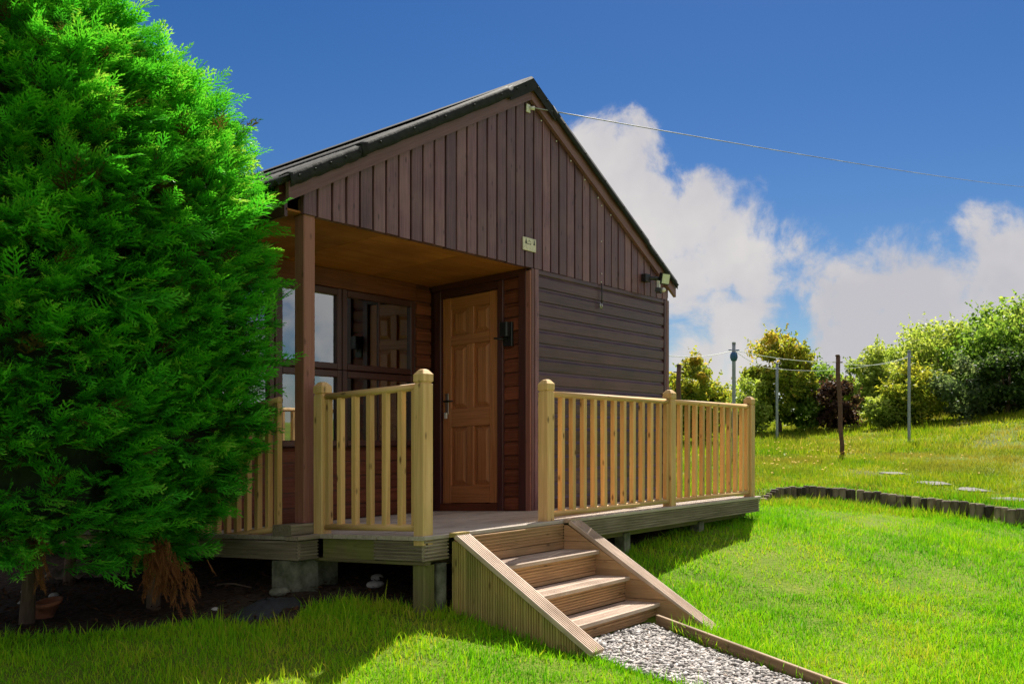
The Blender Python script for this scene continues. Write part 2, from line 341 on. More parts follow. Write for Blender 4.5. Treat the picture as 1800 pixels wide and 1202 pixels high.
# bare-soil zone: under the hedge, deck and cabin
BED = np.array([hit(px, py)[:2] for px, py in [(-260, 1140), (-60, 1128), (60, 1120), (150, 1116), (250, 1108), (330, 1096), (400, 1098), (450, 1104), (515, 1096), (545, 1066), (600, 1056), (680, 1060), (760, 1080)]] + [[.6, -1.12], [1.6, -1.12], [2.9, -.9], [5.0, -.7], [5.3, 0], [5.3, 6.5], [-3.5, 8]])
def inpoly(P, poly):
    x, y = P[:, 0], P[:, 1]; c = np.zeros(len(P), bool); j = len(poly) - 1
    for i in range(len(poly)):
        a, b = poly[i], poly[j]
        c ^= ((a[1] > y) != (b[1] > y)) & (x < (b[0] - a[0]) * (y - a[1]) / (b[1] - a[1] + 1e-12) + a[0]); j = i
    return c
PATH = np.array([(.47, -1.9), (1.46, -1.9), (.83, -3.35), (-.60, -6.5), (-1.3, -6.3), (.26, -3.0)])
def axis_pts(lo, hi, st, far):
    v = list(np.arange(lo, hi + 1e-6, st)); s = st
    while v[-1] < far: s *= 1.28; v.append(v[-1] + s)
    s = st
    while v[0] > -far: s *= 1.28; v.insert(0, v[0] - s)
    return np.array(v)
_ng = np.random.default_rng(77); NZ = [(_ng.normal(size=2) * fr_, _ng.uniform(0, 6.28), am_) for fr_, am_ in ((.7, .5), (1.1, .5), (1.7, .45), (2.4, .4), (3.6, .4), (5.2, .35), (7.5, .3), (11, .3), (15, .25))]
def build_lawn():
    xs = axis_pts(-5, 11, .11, 600); ys = axis_pts(-6, 7, .11, 600); X, Y = np.meshgrid(xs, ys); P = np.c_[X.ravel(), Y.ravel()]
    Z = gz(P); inp = inpoly(P, PATH); Z[inp] -= .03
    bed = inpoly(P, BED); Z += np.where(bed, RNG.normal(0, .012, len(Z)), 0)
    nzv = sum(np.sin(P @ k_ + p_) * a_ for k_, p_, a_ in NZ); up_ = np.clip(seg_dist(P, LOGS)[0] / .5, 0, 1) * (np.hypot(P[:, 0], P[:, 1]) < 60)
    soil = np.maximum(bed.astype(float), np.clip((nzv - .6) * .6, 0, .7) * up_)
    nx, ny = len(xs), len(ys); i = np.arange(nx * ny).reshape(ny, nx)
    Fc = np.stack([i[:-1, :-1], i[:-1, 1:], i[1:, 1:], i[1:, :-1]], -1).reshape(-1, 4)
    m, nt, N, L, Pn = new_mat('lawn_ground')
    a = N.new('ShaderNodeAttribute'); a.attribute_name = 'lc'; tc = N.new('ShaderNodeTexCoord')
    n = N.new('ShaderNodeTexNoise'); n.inputs['Scale'].default_value = 1.1; n.inputs['Detail'].default_value = 9; n.inputs['Roughness'].default_value = .7; L.new(tc.outputs['Object'], n.inputs[0])
    n2 = N.new('ShaderNodeTexNoise'); n2.inputs['Scale'].default_value = 26; n2.inputs['Detail'].default_value = 6; L.new(tc.outputs['Object'], n2.inputs[0])
    g = ramp(N, [(.3, (.07, .12, .010)), (.55, (.12, .17, .016)), (.75, (.19, .18, .04))]); L.new(n.outputs[0], g.inputs[0])
    s = ramp(N, [(.3, (.022, .015, .011)), (.7, (.075, .052, .036))]); L.new(n2.outputs[0], s.inputs[0])
    L.new(mixc(N, L, a.outputs['Fac'], g.outputs[0], s.outputs[0]), Pn.inputs['Base Color']); Pn.inputs['Roughness'].default_value = .95; Pn.inputs['Specular IOR Level'].default_value = .1
    bp = N.new('ShaderNodeBump'); bp.inputs['Strength'].default_value = .8; bp.inputs['Distance'].default_value = .03; L.new(n2.outputs[0], bp.inputs['Height']); L.new(bp.outputs[0], Pn.inputs['Normal'])
    M['lawn'] = m
    o = fast('lawn', np.c_[P, Z], Fc, 'lawn', None, soil); tag(o, 'green sloping garden lawn around the brown cabin', 'lawn', kind='structure')
    o.data.polygons.foreach_set('use_smooth', [True] * len(o.data.polygons))
build_lawn()

# ------------------------------------------------------------------ cabin
SH[0] = KY
W0, W1, W2, ZB, D, XA, ZA = .075, 2.70, 5.263, 2.20, 1.216, 2.65, 3.71
SL = .5315                     # roof pitch
YB = 6.2
cabin = thing('cabin', (2.65, 3, -.02), 'dark brown stained timber cabin with black corrugated roof and corner porch', 'cabin')
def rz(x, z0=ZA): return z0 - SL * abs(x - XA)
# gable boards
nb = 39; pitch = (W2 - W0) / nb
finish('gable_backing_panel', [(W0 + .01, .030, ZB + .01), (W2 - .01, .030, ZB + .01), (XA, .030, ZA - .03), (W0 + .01, .05, ZB + .01), (W2 - .01, .05, ZB + .01), (XA, .05, ZA - .03)],
       [(0, 1, 2), (5, 4, 3), (0, 3, 4, 1), (1, 4, 5, 2), (2, 5, 3, 0)], 'siding', cabin, [(0, 0, 0)] * 6)
for i in range(nb):
    x0 = W0 + i * pitch; x1 = x0 + pitch; g = .0165
    jz = random.uniform(-.004, .004); jy = random.uniform(-.002, .002)
    prof = [(x0 + g * .5, .028), (x1 - g * .6, .028), (x1 - g * .6, -.008 + jy), (x1 - g * .9, -.012 + jy), (x0 + g * .8, -.012 + jy), (x0 + g * .5, -.009)]
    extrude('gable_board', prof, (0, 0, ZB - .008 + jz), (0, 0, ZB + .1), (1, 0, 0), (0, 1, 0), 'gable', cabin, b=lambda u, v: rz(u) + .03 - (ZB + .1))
# bargeboards (front) both slopes
def sloped(name, z_lo, z_hi, y0, y1, mat, xa, xb, par=cabin):
    """board following the roof pitch between plan positions xa..xb, offset z above the gable line"""
    V = []; G = []
    for x in (xa, xb):
        for y in (y0, y1):
            for z in (z_lo, z_hi): V.append((x, y, rz(x) + z)); G.append((x * 1.15, z, y))
    fs = [(0, 1, 3, 2), (4, 6, 7, 5), (0, 2, 6, 4), (1, 5, 7, 3), (0, 4, 5, 1), (2, 3, 7, 6)]
    if xb < xa: fs = [f[::-1] for f in fs]
    return finish(name, V, fs, mat, par, G)
EL, ER = -.075, 5.375
sloped('bargeboard', -.025, .105, -.050, -.018, 'trim', EL, XA - .002)
sloped('bargeboard', -.025, .105, -.050, -.018, 'trim', ER, XA + .002)
for a, b in ((EL, XA - .002), (ER, XA + .002)): sloped('rafter', -.02, .10, .05, .09, 'frame', a, b)
# corrugated sheets, each its own piece
def sheet(xa, xb, y0, y1, lift):
    ny = int((y1 - y0) / .0116) + 1; ys = np.linspace(y0, y1, ny); V = []; n = 0
    for x in (xa, xb):
        for y in ys: V.append((x, y, rz(x) + .128 + lift + .019 * math.cos((y + .06) / .093 * 2 * math.pi)))
    for x in (xa, xb):
        for y in ys: V.append((x, y, rz(x) + .122 + lift + .019 * math.cos((y + .06) / .093 * 2 * math.pi)))
    fs = []
    q = 2 * ny
    for i in range(ny - 1):
        fs += [(i, i + 1, ny + i + 1, ny + i), (q + i, q + ny + i, q + ny + i + 1, q + i + 1), (i, q + i, q + i + 1, i + 1), (ny + i, ny + i + 1, q + ny + i + 1, q + ny + i)]
    if xb > xa: fs = [f[::-1] for f in fs]
    return finish('roof_sheet', V, fs, 'roof', cabin, None, True)
for sgn, e in ((-1, EL), (1, ER)):
    mid = (e + XA) / 2 - sgn * .1
    for k in range(7):
        y0 = -.06 + k * .93; y1 = y0 + .96
        sheet(e + sgn * .05, mid - sgn * .06, y0, y1, 0.); sheet(mid + sgn * .06, XA + sgn * .01, y0, y1, .008)
# black verge strips folded over the bargeboard, overlapping, and the ridge cap
def verge(xa, xb, lift, drop=.075):
    n = 26; V = []; rg = random.Random(int(xa * 100) + 900)
    sec = [(.055, .158), (-.02, .165), (-.062, .150), (-.070, .105), (-.066, .105 - drop * .55)]
    for i in range(n + 1):
        x = xa + (xb - xa) * i / n; w = .004 * math.sin(i * 1.1) + rg.uniform(-.003, .003)
        for j, (y, z) in enumerate(sec): V.append((x, y - lift * .5 + (w * .4 if j > 2 else 0), rz(x) + z + lift + (w if j == len(sec) - 1 else 0)))
    m = len(sec); fs = [(i * m + j, i * m + j + 1, (i + 1) * m + j + 1, (i + 1) * m + j) for i in range(n) for j in range(m - 1)]
    if xb > xa: fs = [f[::-1] for f in fs]
    o = finish('verge_strip', V, fs, 'verge', cabin, None, True); md = o.modifiers.new('thickness', 'SOLIDIFY'); md.thickness = .006
    for i in range(5):
        x = xa + (xb - xa) * (i + .5) / 5
        rock('fixing', (x, -.078 - lift * .5, rz(x) + .118 + lift), (.010, .008, .010), 'verge', o, i, 1, .05)
    return o
for sgn, e in ((-1, EL), (1, ER)):
    mid = (e + XA) / 2 + sgn * .72
    verge(e, mid - sgn * .05, 0); verge(mid, XA + sgn * .30, .010)
def ridge_cap():
    V = []; sec = [(-.34, 0), (-.17, 0), (0, 0), (.17, 0), (.34, 0)]
    ysec = [(-.076, .045), (-.072, .155), (-.05, .178), (.05, .18), (6.3, .18)]
    for x, _ in sec:
        for y, z in ysec: V.append((XA + x, y, rz(XA + x) + z + (.006 if x == 0 else 0)))
    m = len(ysec); fs = [(i * m + j, (i + 1) * m + j, (i + 1) * m + j + 1, i * m + j + 1)for i in range(4) for j in range(m - 1)]
    o = finish('ridge_cap', V, fs, 'verge', cabin); md = o.modifiers.new('thickness', 'SOLIDIFY'); md.thickness = .006
    for x in (-.25, -.12, .06, .2): rock('fixing', (XA + x, -.082, rz(XA + x) + .12), (.010, .008, .010), 'verge', o, 3, 1, .05)
ridge_cap()
# horizontal siding, front right
ns = 17; ph = (ZB - .045) / ns
finish('siding_backing', [(W1 + .1, .012, -.03), (W2 - .1, .012, -.03), (W2 - .1, .012, ZB), (W1 + .1, .012, ZB)] + [(W1 + .1, .05, -.03), (W2 - .1, .05, -.03), (W2 - .1, .05, ZB), (W1 + .1, .05, ZB)],
       [(0, 1, 2, 3), (7, 6, 5, 4), (0, 4, 5, 1), (1, 5, 6, 2), (2, 6, 7, 3), (3, 7, 4, 0)], 'siding', cabin, [(0, 0, 0)] * 8)
def ship(x0, x1, y, z, h, mat, face=-1, axis='x'):
    """shiplap board: flat face, scooped upper edge, dark joint"""
    prof = [(z + .007, 0), (z + .007, .016), (z + h - .034, .019), (z + h - .016, .006), (z + h - .002, .004), (z + h - .002, 0)]
    if axis == 'x': return extrude('siding_board', prof, (x0, y, 0), (x1, y, 0), (0, 0, 1), (0, face, 0), mat, cabin)
    return extrude('siding_board', prof, (y, x0, 0), (y, x1, 0), (0, 0, 1), (face, 0, 0), mat, cabin)
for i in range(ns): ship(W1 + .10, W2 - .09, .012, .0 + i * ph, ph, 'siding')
box('siding_top_trim', (W1 + .1, -.006, ZB - .05), (W2 - .085, .012, ZB - .008), 'siding', cabin)
box('corner_trim', (W2 - .085, -.014, -.03), (W2 - .05, .02, ZB - .012), 'siding', cabin); box('corner_trim', (W2 - .048, -.018, -.03), (W2 + .012, .02, ZB - .012), 'trim', cabin)
box('corner_trim', (W1 + .045, -.02, 0), (W1 + .105, .02, ZB - .012), 'gable', cabin); box('corner_trim', (W1 + .005, -.012, 0), (W1 + .043, .02, ZB - .012), 'trim', cabin)
box('corner_trim', (W1 - .016, -.008, 0), (W1 + .003, .045, ZB - .03), 'post', cabin)
box('corner_trim', (W1 - .012, .047, 0), (W1 + .01, .13, ZB - .03), 'frame', cabin)
# right side and back walls
for i in range(ns): ship(.03, YB, W2 - .004, i * ph, ph, 'siding', 1, 'y'); ship(D + .1, YB, W0 + .03, i * ph, ph, 'siding', -1, 'y')
box('wall_panel', (W0 + .035, D + .12, -.05), (W0 + .06, YB, ZB + .05), 'siding', cabin); box('wall_panel', (W2 - .04, .06, -.05), (W2 - .006, YB, ZB + .05), 'siding', cabin)
box('back_wall', (W0 + .06, YB - .05, -.05), (W2 - .04, YB, ZB + .4), 'siding', cabin); 
box('floor', (W0 + .1, D + .1, -.16), (W2 - .05, YB - .06, -.06), 'joist', cabin); box('loft_floor', (W0 + .06, D + .06, ZB - .03), (W2 - .05, YB - .06, ZB + .04), 'room', cabin)
# porch ceiling sheets
for k in range(3): box('ceiling_panel', (W0 - .12 + k * .955, .02, ZB - .002), (W0 - .125 + (k + 1) * .955, D + .08, ZB + .012), 'ceiling', cabin, .001, 'x')
box('eaves_board', (EL + .02, .02, ZB - .045), (EL + .045, YB, ZB + .07), 'frame', cabin)
box('porch_beam', (W0 + .01, .024, ZB - .006), (W1 - .02, .05, ZB + .1), 'trim', cabin)
# porch post
box('porch_post', (.095, .0, .075), (.195, .10, ZB - .010), 'post', cabin, .005)
# wall with the door (faces left)
x = W1
DY0, DY1, DZ0, DZ1 = .385, 1.075, .075, 2.055
for i in range(ns): ship(.13, DY0 - .075, x + .03, i * ph, ph, 'porchwall', -1, 'y')
box('wall_panel', (x + .032, .06, -.02), (x + .09, DY0 - .02, ZB), 'frame', cabin); box('wall_panel', (x + .032, DY1 + .02, -.02), (x + .09, D + .06, ZB), 'frame', cabin)
box('wall_panel', (x + .032, DY0 - .02, DZ1 + .06), (x + .09, DY1 + .02, ZB), 'frame', cabin)
box('wall_panel', (x + .12, .06, -.02), (x + .15, D + .06, ZB), 'frame', cabin)
box('door_jamb', (x - .012, DY0 - .075, 0), (x + .09, DY0 - .006, DZ1 + .075), 'frame', cabin); box('door_jamb', (x - .012, DY1 + .006, 0), (x + .09, DY1 + .09, DZ1 + .075), 'frame', cabin)
box('door_head', (x - .010, DY0 - .004, DZ1 + .006), (x + .09, DY1 + .004, DZ1 + .08), 'frame', cabin); box('door_sill', (x - .02, DY0 - .004, 0), (x + .09, DY1 + .004, DZ0 - .006), 'porchwall', cabin)
box('fascia_board', (x - .008, .05, DZ1 + .083), (x + .02, D - .02, ZB - .004), 'frame', cabin)
door = box('door', (x + .042, DY0, DZ0), (x + .066, DY1, DZ1), 'door', cabin, .001)
tag(door, 'varnished light brown six panel door')
xs0, xs1 = x + .016, x + .0415
def leafbit(n, ya, yb, za, zb, ax): return box(n, (xs0, ya, za), (xs1, yb, zb), 'door', door, .004, ax)
st = .105; mid = (DY0 + DY1) / 2
rails = [(DZ0, DZ0 + .17), (DZ0 + .73, DZ0 + .905), (DZ0 + 1.515, DZ0 + 1.61), (DZ1 - .115, DZ1)]
leafbit('stile', DY0, DY0 + st, DZ0, DZ1, 'z'); leafbit('stile', DY1 - st, DY1, DZ0, DZ1, 'z')
for a, b in rails: leafbit('rail', DY0 + st + .001, DY1 - st - .001, a, b, 'y')
for (a, b), (c, d_) in zip(rails[:-1], rails[1:]):
    leafbit('stile', mid - .045, mid + .045, b + .001, c - .001, 'z')
    for y0, y1 in ((DY0 + st, mid - .045), (mid + .045, DY1 - st)):
        V = []; zs = (b, c)
        for k, (ins, xx) in enumerate(((.004, xs1 - .002), (.014, xs1 - .002), (.05, xs0 + .006))):
            V += [(xx, y0 + ins, b + ins), (xx, y1 - ins, b + ins), (xx, y1 - ins, c - ins), (xx, y0 + ins, c - ins)]
        fs = [tuple(4 * k + q for q in (j, (j + 1) % 4)) + tuple(4 * (k + 1) + q for q in ((j + 1) % 4, j)) for k in range(2) for j in range(4)] + [(8, 9, 10, 11)]
        finish('panel', V, [f[::-1] for f in fs], 'door', door, [(v[2], v[1], v[0]) for v in V])
box('handle_plate', (xs0 - .006, DY1 - .075, DZ0 + .86), (xs0 - .001, DY1 - .035, DZ0 + 1.06), 'steel', door, .002)
tube('handle', [(xs0 - .005, DY1 - .055, DZ0 + .985), (xs0 - .05, DY1 - .055, DZ0 + .985), (xs0 - .055, DY1 - .075, DZ0 + .985), (xs0 - .05, DY1 - .17, DZ0 + .98)], .0085, 'black', door)
box('lock_tag', (xs0 - .03, DY1 - .068, DZ0 + .82), (xs0 - .008, DY1 - .038, DZ0 + .875), 'whiteplastic', door, .004)
# porch back wall: boards below, windows above
WSILL, WHEAD = .60, 2.03
for i in range(5): ship(W0 + .02, W1 - .02, D, i * ph, ph, 'porchwall')
box('wall_panel', (W0 + .02, D + .002, -.02), (W1 - .02, D + .09, 5 * ph), 'frame', cabin)
box('window_sill', (W0, D - .06, 5 * ph), (W1 - .22, D + .06, WSILL + .035), 'frame', cabin, .008)
for i in range(0, 17):
    if i * ph > WSILL - .15: ship(2.475, W1 - .02, D, i * ph, ph, 'porchwall')
box('wall_panel', (2.475, D + .002, WSILL - .1), (W1 - .02, D + .09, ZB), 'frame', cabin)
box('window_head', (W0, D - .012, WHEAD + .004), (2.475, D + .06, ZB - .004), 'porchwall', cabin)
def window(x0, x1, z0, z1, muntin=False, lab=None):
    w = box('window', (x0, D - .006, z0), (x0 + .055, D + .05, z1), 'frame', cabin, .006)          # left stile carries the unit
    box('frame', (x1 - .055, D - .006, z0), (x1, D + .05, z1), 'frame', w, .006)
    box('frame', (x0 + .056, D - .005, z0), (x1 - .056, D + .05, z0 + .055), 'frame', w, .006, 'x'); box('frame', (x0 + .056, D - .005, z1 - .06), (x1 - .056, D + .05, z1), 'frame', w, .006, 'x')
    if muntin: box('glazing_bar', ((x0 + x1) / 2 - .008, D + .012, z0 + .05), ((x0 + x1) / 2 + .008, D + .03, z1 - .055), 'frame', w, .002)
    box('pane', (x0 + .05, D + .024, z0 + .05), (x1 - .05, D + .028, z1 - .05), 'glass', w, .0005)
    return w
MIDZ = 1.315
for a, b, mu in ((W0 + .06, .80, 0), (.83, 1.535, 0), (1.545, 2.465, 1)):
    window(a, b, MIDZ + .004, WHEAD, mu); window(a, b, WSILL + .04, MIDZ - .004, mu)
box('window_post', (.80, D - .014, WSILL + .036), (.83, D + .05, WHEAD), 'frame', cabin); box('window_post', (W0, D - .014, WSILL + .036), (W0 + .058, D + .05, WHEAD), 'frame', cabin)
# room behind the glass
box('window_blind', (W0 + .08, D + .16, MIDZ - .55), (1.46, D + .165, WHEAD - .03), 'blind', cabin, .001, 'z')
def curtain(x0, x1, z0, z1, y, mat):
    n = 40; V = []
    for z in (z0, z1):
        for i in range(n + 1): V.append((x0 + (x1 - x0) * i / n, y + .018 * math.sin(i * 1.3) + .006 * math.sin(i * 3.1), z))
    o = finish('curtain', V, [(i, i + 1, n + 2 + i, n + 1 + i) for i in range(n)], mat, cabin, None, True); o.modifiers.new('thickness', 'SOLIDIFY').thickness = .004
curtain(2.25, 2.44, .62, WHEAD - .04, D + .14, 'curtain')
curtain(1.56, 2.24, 1.70, WHEAD - .05, D + .45, 'curtain')
box('inner_wall', (W0 + .07, D + 2.6, -.05), (W2 - .06, D + 2.65, ZB - .04), 'room', cabin)
for px_ in (1.2, 3.4, 5.0):
    for py_ in (1.5, 3.6, 6.0): box('pier', (px_ - .1, py_ - .1, -.55), (px_ + .1, py_ + .1, -.165), 'concrete', cabin)

# ------------------------------------------------------------------ deck
YF = -1.11; XD = 5.25
deck = thing('deck', (2.6, -.5, -.4), 'weathered grey timber deck on short legs around the cabin front', 'deck')
bw = .1415; nbd = 8
gp = grooved(bw - .005, .028, 9, .0035)
for k in range(nbd):
    yc = YF + bw * (k + .5); x0 = .115 + random.uniform(-.004, .004)
    split = [x0, 1.95 + .7 * (k % 3), XD + random.uniform(-.004, .006)]
    for a, b in zip(split[:-1], split[1:]): extrude('deck_board', gp, (a + .002, yc, 0), (b - .002, yc, 0), (0, 1, 0), (0, 0, 1), 'deck', deck)
for k in range(8):
    yc = YF + bw * (nbd + k + .5)
    if yc + bw / 2 < D: extrude('deck_board', gp, (-.05, yc, 0), (W1 - .02, yc, 0), (0, 1, 0), (0, 0, 1), 'deck', deck)
fp = grooved(.128, .028, 5, .012)
def fascia(P0, P1, z, out, mat='fascia'): return extrude('fascia_board', fp, (*P0, z), (*P1, z), (0, 0, -1) if True else 0, out, mat, deck)
zf = -.03 - .066
fascia((1.80, YF + .012), (XD - .01, YF + .012), zf, (0, -1, 0)); fascia((.13, YF + .012), (.35, YF + .012), zf, (0, -1, 0))
fascia((.135, YF + .02), (.135, YF + .47), zf, (-1, 0, 0)); box('joist', (.145, YF + .47, -.165), (.185, -.14, -.03), 'joist', deck)
box('joist', (.14, YF + .02, -.185), (.19, -.05, -.163), 'joist', deck)
fascia((-.045, -.115), (.125, -.115), zf - .005, (0, -1, 0)); fascia((-.052, -.11), (-.052, D), zf - .005, (-1, 0, 0))
extrude('deck_board', gp, (-.07, -.075, -.002), (.112, -.075, -.002), (0, 1, 0), (0, 0, 1), 'fascia', deck)
box('post_plinth', (-.06, -.055, .0015), (.215, .14, .073), 'fascia', deck, .006)
fascia((XD - .012, YF + .02), (XD - .012, -.02), zf, (1, 0, 0))
for k in range(11):
    xx = .32 + k * .47
    box('joist', (xx, YF + .04, -.15), (xx + .045, -.03, -.0285), 'joist', deck)
box('bearer', (.2, YF + .13, -.21), (XD - .1, YF + .18, -.152), 'joist', deck)
def leg(x, y, s, mat, rnd=False):
    z0 = g1(x, y) - .08 - KY * y; z1 = -.186
    if z1 - z0 < .05: return
    if rnd: tube('leg', [(x, y, z0), (x, y, z1)], s / 2, mat, deck, 12)
    else: box('leg', (x - s / 2, y - s / 2, z0), (x + s / 2, y + s / 2, z1), mat, deck, .006, 'z')
leg(.20, YF + .09, .10, 'joist'); leg(.33, YF + .07, .085, 'concrete', True); leg(2.72, YF + .16, .10, 'concrete'); leg(4.1, YF + .16, .10, 'concrete')
box('block', (-.05, -.06, g1(0, 0) - .08), (.17, .16, -.17), 'concrete', deck, .01, 'x'); box('block', (.2, .02, g1(.3, .1) - .08), (.42, .24, -.175), 'concrete', deck, .01, 'x')
for x_ in (1.6, 2.6, 4.3): leg(x_, -.15, .1, 'concrete')

# ------------------------------------------------------------------ railings
NW = .09; H = 1.035
def newel(x, y, par, z0=-.03, h=H):
    hw = NW / 2; rings = [(hw, z0), (hw, h - .095), (hw - .006, h - .09), (hw - .006, h - .082), (hw + .002, h - .076), (hw + .002, h - .032), (hw - .02, h - .004), (hw - .03, h)]
    V = []; G = []; o_ = random.uniform(0, 5)
    for r_, z in rings:
        c = .006
        for sx, sy in ((-1, -1), (1, -1), (1, 1), (-1, 1)):
            a = [(sx * r_, sy * (r_ - c)), (sx * (r_ - c), sy * r_)]
            if sx * sy < 0: a = a[::-1]
            for q in a: V.append((x + q[0], y + q[1], z)); G.append((z + o_, q[0], q[1]))
    n = 8; fs = [(k * n + i, k * n + (i + 1) % n, (k + 1) * n + (i + 1) % n, (k + 1) * n + i) for k in range(len(rings) - 1) for i in range(n)] + [tuple(range(n))[::-1], tuple(range((len(rings) - 1) * n, len(rings) * n))]
    return finish('newel_post', V, fs, 'pine', par, G)
RP = [(.026 * math.cos(t), .021 * math.sin(t) + .004 * (math.sin(t) > 0)) for t in np.linspace(0, 2 * math.pi, 14, endpoint=False)]
BP = rect(.041, .041, .003)
def rail_run(par, A, B, nbal, ends=(1, 1), slope=0.):
    """rails and balusters between two newel centres A, B (plan positions)"""
    A = np.array(A, float); B = np.array(B, float); T = (B - A); Ln = np.linalg.norm(T); T /= Ln; S = np.array([-T[1], T[0]])
    a = A + T * NW / 2; b = B - T * NW / 2; z = lambda p: slope * float((p - A) @ T)
    for nm, zz in (('handrail', .928), ('bottom_rail', .045)):
        extrude(nm, RP, (*a, zz + z(a)), (*b, zz + z(b)), (*S, 0), (0, 0, 1), 'pine', par, True)
    cl = Ln - NW; n = nbal
    pos = [.021] * ends[0] + [cl * (i + 1) / (n + 1) for i in range(n)] + [cl - .021] * ends[1]
    for t in pos:
        c = a + T * t; zz = z(c)
        c2 = c + T * random.gauss(0, .0025); extrude('baluster', BP, (*c, .062 + zz), (*c2, .912 + zz), (*T, 0), (*S, 0), 'baluster', par)
c_ = NW / 2
rl = thing('deck_railing', (.165, -.55, 0), 'short pale pine railing beside the top of the steps, in front of the windows', 'railing')
NX = .125 + c_; NY = YF + .02 + c_
newel(NX, NY, rl, -.06); newel(NX, -.105, rl, .0); rail_run(rl, (NX, NY), (NX, -.105), 5)
rr_ = thing('deck_railing', (3.3, NY, 0), 'long pale pine railing of two bays in front of the horizontal siding', 'railing')
xs_ = (1.44 + c_, 3.325 + c_, 5.05 + c_)
for i, q in enumerate(xs_): newel(q, NY, rr_, -.03 if i else -.045)
rail_run(rr_, (xs_[0], NY), (xs_[1], NY), 11, (0, 1)); rail_run(rr_, (xs_[1], NY), (xs_[2], NY), 10, (0, 1))
rb = thing('deck_railing', (-.0, .6, 0), 'porch side railing half hidden by the conifer hedge', 'railing')
newel(0., 1.13, rb, -.02, .93); rail_run(rb, (0., .09), (0., 1.13), 7, (1, 1), -.10)

# ------------------------------------------------------------------ steps
steps = thing('garden_steps', (1.05, -1.6, -.6), 'wooden garden steps with three grooved treads and sloping side caps', 'steps')
SX0, SX1 = .355, 1.76; YS0, YS1 = YF - .005, -2.19; ZS0, ZS1 = -.008, -.655
SSL = (ZS0 - ZS1) / (YS0 - YS1)
def sz(y): return ZS0 + (y - YS0 + .06) * SSL * 1.06 if y < YS0 - .06 else ZS0
tread_z = [-.215, -.395, -.565]; tread_y = [-1.43, -1.68, -1.92]
IX0, IX1 = SX0 + .05, SX1 - .15
prev = 0.; py_ = YF
for k in range(4):
    zt = [-.03, *tread_z][k] - (.0 if k == 0 else .03); zb_ = tread_z[k] if k < 3 else -.78
    yb = [YF - .008, *[t + .035 for t in tread_y]][k]
    hh = zt - zb_ - .001; h1 = min(.126, hh - .03)
    extrude('riser', grooved(h1, .024, 5, .010), (IX0, yb, zt - h1 / 2), (IX1, yb, zt - h1 / 2), (0, 0, -1), (0, -1, 0), 'steps', steps)
    if hh - h1 > .02: box('riser', (IX0, yb + .003, zb_ + .001), (IX1, yb + .024, zt - h1 - .003), 'steps', steps)
    if k < 3:
        yfront = tread_y[k]; yback = yb - .001; w = (yback - yfront) / 2
        for j in range(2):
            yc = yfront + w * (j + .5)
            extrude('tread', grooved(w - .004, .029, 8, .006), (IX0 + .001, yc, zb_), (IX1 - .001 + (.02 if j == 0 else 0), yc, zb_), (0, 1, 0), (0, 0, 1), 'steptop', steps)
# left side: upright grooved planks
pw = .118; y = YS0
gpk = grooved(pw - .003, .024, 5, .009)
while y > YS1 + .12:
    yc = y - pw / 2
    zb0 = g1(SX0, yc) - .06 - KY * yc
    extrude('side_plank', gpk, (SX0, yc, zb0), (SX0, yc, .0), (0, 1, 0), (-1, 0, 0), 'stepside', steps, b=lambda u, v, yc=yc: max(sz(yc + u) - .045, zb0 + .02))
    y -= pw
# right side: level boards cut to the slope
for zlo, zhi in ((-.155, -.04), (-.285, -.158), (-.415, -.288), (-.545, -.418), (-.68, -.548), (-.80, -.683)):
    def yat(z): return min(YS0 - .03, (z + .05 - ZS0) / SSL + YS0 - .06)
    V = []; G = []
    for x_ in (IX1, IX1 + .024):
        for yy, zz in ((YS0 - .002, zlo), (YS0 - .002, zhi), (yat(zhi), zhi), (yat(zlo), zlo)): V.append((x_, yy, zz)); G.append((yy, zz, x_))
    finish('side_board', V, [(0, 1, 2, 3), (7, 6, 5, 4), (0, 4, 5, 1), (1, 5, 6, 2), (2, 6, 7, 3), (3, 7, 4, 0)], 'steps', steps, G)
    finish('side_board', [(v[0] + .085, *v[1:]) for v in V], [(0, 1, 2, 3), (7, 6, 5, 4), (0, 4, 5, 1), (1, 5, 6, 2), (2, 6, 7, 3), (3, 7, 4, 0)], 'steps', steps, G)
gc = grooved(.132, .032, 6, .015)
for xc in (SX0 + .045, IX1 + .070):
    ya, yb2 = YS0 - .055, (YS1 if xc < 1 else YS1 - .21)
    sl_ = np.array([0, yb2 - ya, sz(yb2) - sz(ya)]); sl_ /= np.linalg.norm(sl_); nrm = np.array([0, sl_[2], -sl_[1]]); nrm = nrm if nrm[2] > 0 else -nrm
    extrude('side_cap', gc, (xc, ya, ZS0 + .002), (xc, yb2, sz(yb2) + .002), (1, 0, 0), nrm, 'steptop', steps)
    box('cap_end', (xc - .064, ya - .004, -.024), (xc + .064, YS0 + .0, .005), 'stepside' if xc < 1 else 'steptop', steps, .003, 'y')
SH[0] = 0.

